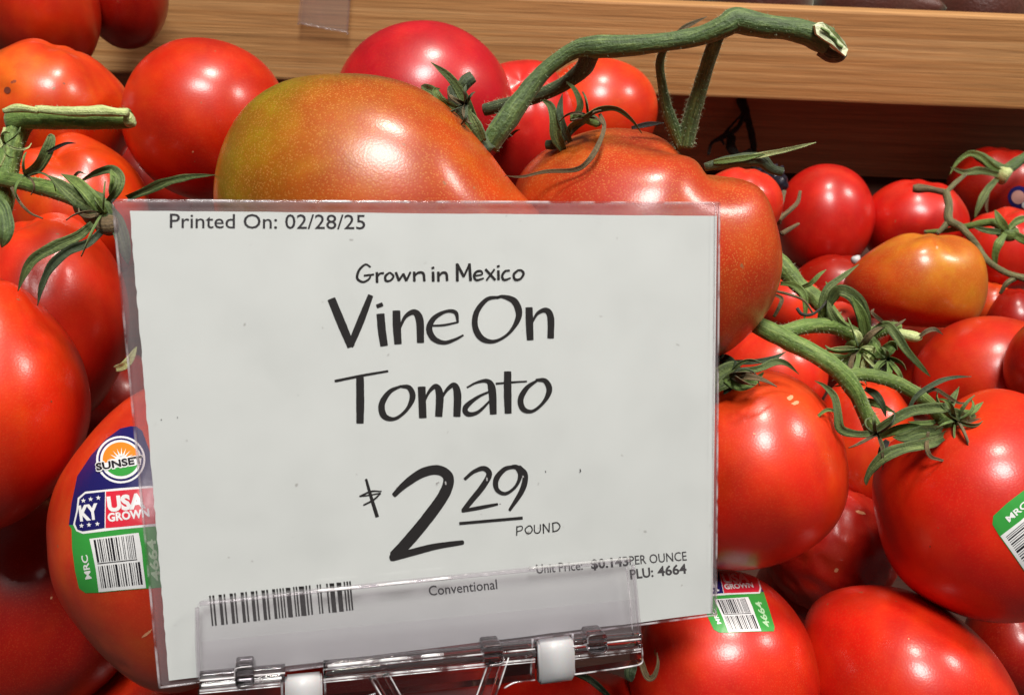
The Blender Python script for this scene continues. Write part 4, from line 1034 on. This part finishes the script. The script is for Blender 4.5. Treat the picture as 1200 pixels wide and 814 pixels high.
sepal([(150, 232, .232), (170, 224, .229), (196, 213, .227), (224, 207, .227), (252, 205, .228)], 6.8, MSEP, v2, .6)
sepal([(132, 250, .226), (140, 268, .224), (146, 290, .223), (150, 310, .224)], 11.9, MVD, v2, .5)
sepal([(30, 204, .236), (44, 196, .233), (54, 180, .231), (60, 162, .231), (57, 160, .233)], 8.5, MSEP, v2, .6)
sepal([(50, 182, .232), (64, 174, .230), (78, 168, .229), (89, 168, .230)], 3, MBLK, v2, .5)
sepal([(84, 211, .233), (92, 202, .231), (100, 204, .231)], 2.2, MDRY, v2, .5)
vtube('tendril', [(14, 220, .236, 2), (24, 238, .235, 1.8), (36, 250, .235, 1.5), (50, 256, .235, 1)], MDRY, v2, sides=6)
sepal([(-6, 230, .236), (4, 250, .234), (6, 275, .233), (2, 290, .234)], 12, MV, v2, .4)
wisps(120, 250, .224, 5, 46, v2, [MSEP, MDRY, MVF], 60, 250, 6, (1.5, 4))
wisps(30, 205, .232, 4, 40, v2, [MSEP, MVR, MDRY], 0, 360, 8, (1.5, 4))
wisps(6, 168, .236, 5, 34, v2, [MPALE, MVF, MDRY], 0, 360, 12, (1, 2.5))
hairs(v2, st, 480)

# --- right vine
v3 = empty('tomato_vine', P(1000, 430, .275)); tag(v3, 'branching green vine spread over the tomatoes right of the sign', 'vine', VG)
st = []
st.append(vtube('stem', [(878, 374, .262, 10.8), (896, 385, .260, 10.8), (925, 400, .258, 10.8), (955, 415, .256, 10.8), (980, 432, .254, 10.8), (1000, 455, .254, 9.9), (1012, 480, .256, 9.0), (1024, 504, .259, 10.8)], MVR, v3, .12, 14))
st.append(vtube('stem', [(892, 384, .261, 8.1), (918, 389, .262, 9.0), (945, 382, .264, 9.0), (975, 382, .266, 9.0), (1000, 392, .268, 9.9), (1014, 403, .270, 10.8)], MVR, v3, .12))
st.append(vtube('stem', [(990, 440, .256, 8.1), (1015, 439, .257, 8.1), (1045, 446, .257, 8.1), (1075, 462, .257, 8.1), (1098, 484, .258, 8.1), (1112, 500, .260, 9.0)], MVF, v3, .1))
st.append(vtube('stem', [(904, 296, .290, 9.0), (922, 318, .288, 10.8), (938, 336, .286, 9.9), (956, 350, .284, 9.9), (975, 370, .282, 9.0), (985, 385, .280, 8.1)], MVF, v3, .15))
st.append(vtube('stem', [(1008, 404, .270, 9.9), (1022, 392, .268, 8.1), (1040, 384, .266, 7.2), (1055, 382, .266, 4.5)], MVR, v3, .2))
vtube('stem_end', [(1044, 388, .266, 4.5), (1062, 392, .265, 6.3), (1074, 395, .264, 5.9), (1079, 394, .264, 3.6)], MPALE, v3, .3)
# calyx at (1000,400)
vtube('calyx_knob', [(998, 396, .270, 14), (1014, 408, .268, 16), (1010, 424, .270, 13), (1000, 436, .272, 9)], MVR, v3, .3, 14)
sepal([(1014, 398, .266), (1012, 372, .262), (1003, 350, .261), (985, 340, .262), (975, 350, .265), (968, 372, .268)], 11, MSEP, v3, .6)
sepal([(1015, 394, .264), (1010, 370, .261), (998, 346, .261)], 9, MVF, v3, .5)
sepal([(1000, 392, .267), (984, 380, .265), (974, 366, .264), (970, 352, .265)], 7, MSEP, v3, .6)
sepal([(968, 376, .270), (964, 356, .268), (970, 338, .267), (990, 322, .268), (1006, 310, .270)], 6, MSEP, v3, .6)
sepal([(960, 380, .270), (966, 356, .268), (972, 340, .268), (968, 330, .270)], 6, MVF, v3, .5)
sepal([(936, 338, .280), (950, 332, .276), (960, 322, .275), (968, 316, .276)], 4, MVF, v3, .4)
sepal([(915, 332, .278), (930, 334, .275), (942, 345, .272), (944, 362, .272), (942, 376, .273)], 5, MVF, v3, .6)
vtube('tendril', [(909, 341, .270, 1.6), (925, 345, .268, 1.8), (942, 352, .267, 1.6), (952, 366, .267, 1.2)], MDRY, v3, sides=6)
vtube('tendril', [(934, 361, .266, 2), (940, 368, .265, 2), (952, 368, .265, 1.8), (965, 358, .266, 1.4), (972, 345, .268, 1)], MBLK, v3, sides=6)
sepal([(907, 371, .262), (913, 360, .260), (916, 350, .260), (908, 346, .261), (903, 352, .262)], 3.5, MDRY, v3, .7)
sepal([(1020, 392, .264), (1038, 380, .260), (1050, 392, .257), (1062, 410, .256), (1078, 428, .256), (1090, 441, .257)], 7, MSEP, v3, .6)
sepal([(1038, 380, .261), (1028, 372, .260), (1022, 366, .260), (1024, 362, .261)], 3, MDRY, v3, .5)
sepal([(1040, 384, .262), (1052, 380, .261), (1061, 374, .262)], 3, MDRY, v3, .5)
sepal([(1076, 396, .263), (1086, 388, .262), (1096, 386, .263), (1105, 392, .264)], 3.5, MDRY, v3, .6)
sepal([(1004, 420, .266), (1012, 408, .262), (1024, 410, .261), (1012, 424, .262), (1012, 440, .263), (1016, 452, .264)], 4, MPALE, v3, .6)
sepal([(1000, 420, .266), (985, 424, .264), (966, 420, .264), (950, 404, .266)], 13, MVF, v3, .4, .6)
sepal([(1016, 416, .267), (1034, 412, .265), (1046, 402, .264), (1052, 410, .264)], 10, MVR, v3, .6, .8)
sepal([(1018, 424, .267), (1036, 430, .266), (1048, 422, .266)], 9, MVD, v3, .5, .5)
# calyx at N's top (860,435)
sepal([(868, 432, .254), (850, 440, .250), (836, 452, .250), (826, 466, .252)], 17, MSEP, v3, .4)
sepal([(846, 448, .250), (862, 436, .247), (888, 432, .246), (908, 424, .247), (922, 426, .248), (936, 438, .249)], 6, MSEP, v3, .7)
sepal([(858, 424, .254), (880, 424, .251), (905, 420, .250), (921, 412, .251)], 4.5, MVD, v3, .6)
sepal([(846, 420, .256), (856, 432, .252), (856, 448, .250), (848, 462, .250)], 13, MVD, v3, .5)
sepal([(850, 444, .249), (866, 452, .247), (884, 446, .247), (895, 436, .248)], 8, MVR, v3, .5)
vtube('stem', [(836, 415, .262, 8), (850, 428, .258, 9), (858, 440, .256, 8)], MVD, v3)
# sepals round the stem foot at (1025,505)
sepal([(1026, 508, .256), (1002, 508, .252), (985, 502, .250), (982, 485, .250), (978, 465, .252), (966, 452, .254), (955, 446, .256)], 6.5, MSEP, v3, .7)
sepal([(986, 484, .252), (970, 480, .250), (958, 488, .250), (950, 498, .251)], 3, MVF, v3, .5)
sepal([(1020, 510, .255), (1040, 496, .250), (1066, 482, .248), (1092, 478, .248), (1110, 476, .249), (1118, 464, .250), (1124, 453, .251)], 8, MSEP, v3, .6)
sepal([(1064, 482, .249), (1074, 464, .248), (1098, 448, .248), (1118, 442, .249), (1138, 441, .250)], 4, MVD, v3, .6)
sepal([(1086, 460, .250), (1096, 456, .249), (1110, 464, .249), (1124, 472, .249), (1139, 470, .250)], 3, MDRY, v3, .6)
sepal([(1014, 455, .262), (1026, 462, .260), (1034, 474, .259), (1038, 488, .260)], 6, MVD, v3, .6)
sepal([(1010, 468, .266), (1030, 474, .264), (1050, 484, .263)], 6, MVR, v3, .6)
# calyx at (1120,495)
vtube('calyx_knob', [(1104, 500, .258, 9), (1116, 496, .256, 11), (1130, 490, .255, 10), (1140, 486, .255, 6)], MVF, v3, .25, 12)
sepal([(1134, 492, .252), (1120, 484, .250), (1106, 478, .250)], 9, MSEP, v3, .5)
sepal([(1128, 488, .252), (1140, 482, .251), (1146, 476, .252), (1152, 471, .253)], 4, MVF, v3, .5)
sepal([(1128, 496, .253), (1140, 493, .252), (1150, 492, .252), (1156, 491, .253)], 3, MDRY, v3, .5)
sepal([(1104, 504, .255), (1080, 506, .252), (1060, 512, .251), (1046, 512, .252)], 9, MSEP, v3, .6)
sepal([(1110, 508, .254), (1092, 518, .250), (1062, 524, .248), (1040, 532, .248), (1024, 546, .250), (1016, 560, .252), (1015, 568, .253)], 9, MSEP, v3, .6)
sepal([(1088, 506, .252), (1086, 522, .248), (1090, 534, .247), (1100, 538, .247), (1110, 540, .248)], 3.5, MDRY, v3, .5)
sepal([(1040, 516, .252), (1034, 526, .251), (1028, 540, .252)], 5, MBLK, v3, .5)
sepal([(1030, 512, .256), (1050, 504, .253), (1070, 500, .252), (1092, 505, .253)], 7, MVF, v3, .6)
sepal([(1096, 494, .258), (1082, 496, .256), (1064, 494, .255)], 5, MVR, v3, .5)
wisps(1006, 408, .266, 9, 50, v3, [MSEP, MVR, MVF, MPALE, MDRY], -60, 300, 21)
wisps(1120, 492, .253, 8, 46, v3, [MSEP, MVR, MVF, MDRY], 0, 360, 33, (1.5, 4))
wisps(1028, 508, .254, 6, 44, v3, [MSEP, MVD, MDRY], 0, 360, 35, (1.5, 4))
wisps(856, 440, .250, 5, 50, v3, [MSEP, MVD, MDRY], -40, 80, 37, (2, 5))
wisps(1040, 420, .266, 7, 34, v3, [MSEP, MVR, MVF], 0, 360, 39, (2, 5))
hairs(v3, st, 420)

# --- small vines at the upper right
MTW = vine_mat('vine_twig', lin(52, 50, 26), lin(92, 88, 50), lin(138, 132, 88), .65)
v4 = empty('tomato_vine', P(1115, 262, .44)); tag(v4, 'thin brownish forked vine lying across the upper right tomatoes', 'vine', VG)
vtube('stem', [(1070, 221, .445, 4.3), (1078, 221, .444, 5.0), (1092, 222, .442, 3.6), (1110, 226, .440, 4.0)], MDRY, v4, .2)
vtube('stem', [(1108, 224, .440, 4.3), (1112, 240, .436, 4.3), (1112, 258, .432, 5.0), (1126, 266, .428, 4.3), (1142, 284, .420, 4.0), (1156, 304, .412, 3.6), (1176, 318, .405, 3.6), (1200, 326, .40, 4.3), (1220, 330, .40, 4.3)], MTW, v4, .2)
vtube('stem', [(1113, 258, .433, 4.3), (1106, 266, .432, 3.2), (1098, 274, .432, 2.2)], MTW, v4)
vtube('stem', [(1108, 226, .44, 2.9), (1120, 214, .445, 2.9), (1132, 204, .45, 2.2)], MTW, v4)
vtube('stem', [(1190, 326, .402, 3.2), (1180, 332, .402, 2.9), (1172, 344, .405, 1.8)], MTW, v4)
v5 = empty('tomato_vine', P(1180, 270, .42)); tag(v5, 'little bright green star calyx on thin stems at the right edge', 'vine', VG)
vtube('stem', [(1084, 272, .446, 2.5), (1110, 270, .436, 3), (1140, 264, .425, 4), (1165, 261, .418, 5), (1180, 272, .415, 7)], MVF, v5, .15)
vtube('calyx_knob', [(1170, 270, .416, 6), (1182, 274, .414, 9), (1190, 272, .414, 7)], MVF, v5, .2)
sepal([(1180, 270, .412), (1172, 258, .411), (1166, 246, .413)], 6, MVF, v5, .5)
sepal([(1182, 268, .412), (1194, 258, .411), (1212, 254, .412)], 6, MVF, v5, .5)
sepal([(1184, 272, .412), (1198, 280, .411), (1212, 290, .412)], 6, MVF, v5, .5)
sepal([(1178, 274, .412), (1170, 286, .411), (1166, 300, .413), (1168, 312, .415)], 6, MVF, v5, .5)
sepal([(1172, 272, .413), (1156, 270, .413), (1140, 266, .416)], 5, MV, v5, .5)
v6 = empty('tomato_vine', P(1170, 205, .50)); tag(v6, 'arched vine tip with a pale torn end in the shade at upper right', 'vine', VG)
vtube('stem', [(1215, 176, .50, 6), (1196, 188, .50, 6), (1180, 198, .498, 7), (1170, 198, .496, 7), (1152, 186, .496, 6), (1142, 180, .498, 4)], MV, v6, .2)
sepal([(1180, 204, .488), (1164, 196, .487), (1150, 184, .488), (1136, 180, .49), (1122, 190, .492), (1112, 206, .494)], 5, MVF, v6, .6)
sepal([(1174, 206, .488), (1150, 200, .487), (1130, 202, .488), (1114, 196, .49)], 6, MSEP, v6, .6)
vtube('stem_end', [(1172, 200, .49, 6), (1178, 206, .487, 9), (1182, 208, .486, 7)], MPALE, v6, .4, 12)
sepal([(1168, 210, .488), (1156, 224, .486), (1148, 240, .486), (1142, 256, .488)], 6, MSEP, v6, .6)
sepal([(1162, 214, .489), (1156, 236, .487), (1158, 254, .488)], 2.5, MDRY, v6, .6)
# dry twig over the round tomato, dark rootlets in the shade, leftover bits
v7 = empty('dry_twig', P(915, 280, .40)); tag(v7, 'grey-brown forked dry twig beside the round glossy red tomato', 'twig')
vtube('stem', [(912, 262, .41, 4), (914, 244, .412, 3.5), (919, 224, .415, 2.5)], MDRY, v7, .2, 8)
vtube('stem', [(912, 258, .408, 3), (924, 248, .408, 3), (934, 238, .410, 2.5), (938, 224, .412, 1.6)], MDRY, v7, .2, 8)
vtube('stem', [(916, 274, .404, 3), (926, 268, .406, 2.5), (936, 262, .408, 1.5)], MDRY, v7, .2, 8)
v8 = empty('dried_roots', P(870, 185, .56)); tag(v8, 'tangle of blackened dried stems hanging in the shade under the board', 'dried stems')
for q in ([(868, 116, .575, 6), (876, 140, .572, 4.5), (882, 165, .57, 4), (884, 200, .57, 3)], [(874, 132, .572, 3), (864, 150, .57, 3), (848, 160, .568, 3.5), (836, 166, .566, 2)],
          [(858, 160, .568, 5), (856, 172, .566, 6), (866, 182, .566, 4), (880, 176, .566, 3)], [(830, 182, .565, 2), (834, 168, .563, 2), (844, 163, .562, 1.8), (849, 170, .562, 1.4)],
          [(876, 128, .572, 2), (862, 142, .57, 1.5), (850, 156, .57, 2)]):
    vtube('stem', q, MBLK, v8, .3, 8)
vtube('stem', [(936, 178, .60, 1.6), (938, 190, .60, 1.6), (940, 205, .60, 1.4)], MBLK, v8, .3, 6)

# calyx and dry sepal by the right end of the clip
v9 = empty('loose_calyx', P(750, 785, .245)); tag(v9, 'curled brown dry sepal and dark calyx at the right end of the clip', 'calyx')
sepal([(744, 745, .250), (750, 770, .247), (758, 792, .245), (766, 792, .244), (771, 778, .244), (770, 764, .245)], 4.5, MDRY, v9, .6)
sepal([(742, 776, .252), (738, 788, .250), (740, 798, .251)], 9, MVD, v9, .5)
sepal([(668, 786, .255), (690, 795, .252), (712, 814, .251), (722, 830, .252)], 5, MVD, v9, .6)
# pale torn scrap between F and the sleeve
v10 = empty('torn_scrap', P(153, 420, .245)); tag(v10, 'small pale torn bit of stem just behind the left edge of the sleeve', 'scrap')
sepal([(136, 432, .243), (146, 428, .241), (154, 418, .241), (160, 406, .242)], 7, MPALE, v10, .5)
# bluish crumpled film behind the creased tomato
bm = bmesh.new(); bmesh.ops.create_icosphere(bm, subdivisions=4, radius=1)
for v in bm.verts:
    f = 1 + .35 * noise.fractal(v.co * 2.5, 1, 2, 4); v.co = Vector((v.co.x * .008, v.co.y * .007, v.co.z * .009)) * f
me = bpy.data.meshes.new('plastic_scrap'); bm.to_mesh(me); bm.free()
o = link('plastic_scrap', me, simple('film_blue_grey', lin(34, 32, 44), .3, .5), None, P(903, 214, .44)); tag(o, 'crumpled bluish grey plastic scrap behind the creased tomato', 'scrap')
# bright crumb between U and T
bm = bmesh.new(); bmesh.ops.create_icosphere(bm, subdivisions=2, radius=.0022)
for v in bm.verts: v.co *= 1 + .4 * noise.noise(v.co * 900)
me = bpy.data.meshes.new('paper_crumb'); bm.to_mesh(me); bm.free()
o = link('paper_crumb', me, MNYL, None, P(1003, 304, .40)); tag(o, 'tiny white crumb between the round red and pear-shaped tomatoes', 'scrap')

# ------------------------------------------------------------------ produce on the upper shelf, above the pine board
MON = vine_mat('onion_skin', lin(48, 18, 14), lin(76, 30, 20), lin(110, 52, 34), .45, 90)
sp = ['dim brownish bulb above the pine board, leftmost of four at the top edge', 'dim reddish bulb above the pine board, second from the left', 'dim dark red bulb above the pine board, third from the left', 'dim brown bulb above the pine board in the top right corner']
for i, (x, lab) in enumerate(zip((.16, .235, .31, .385), sp)):
    bm = bmesh.new(); bmesh.ops.create_uvsphere(bm, u_segments=32, v_segments=20, radius=.036)
    for v in bm.verts:
        r = Vector((v.co.x, v.co.y)).length; v.co.z += .018 * math.exp(-(r / .008) ** 2) * (1 if v.co.z > 0 else -.3)
        v.co *= 1 + .03 * noise.noise(v.co * 40 + Vector((i, 0, 0)))
    me = bpy.data.meshes.new('onion'); bm.to_mesh(me); bm.free()
    o = link('onion', me, MON, None, Vector((x, .63 + .01 * (i % 2), zb + .008 + .036))); o.rotation_euler = (.5 + i, .3 * i, i)
    tag(o, lab, 'onion', 'bulbs on the upper shelf')
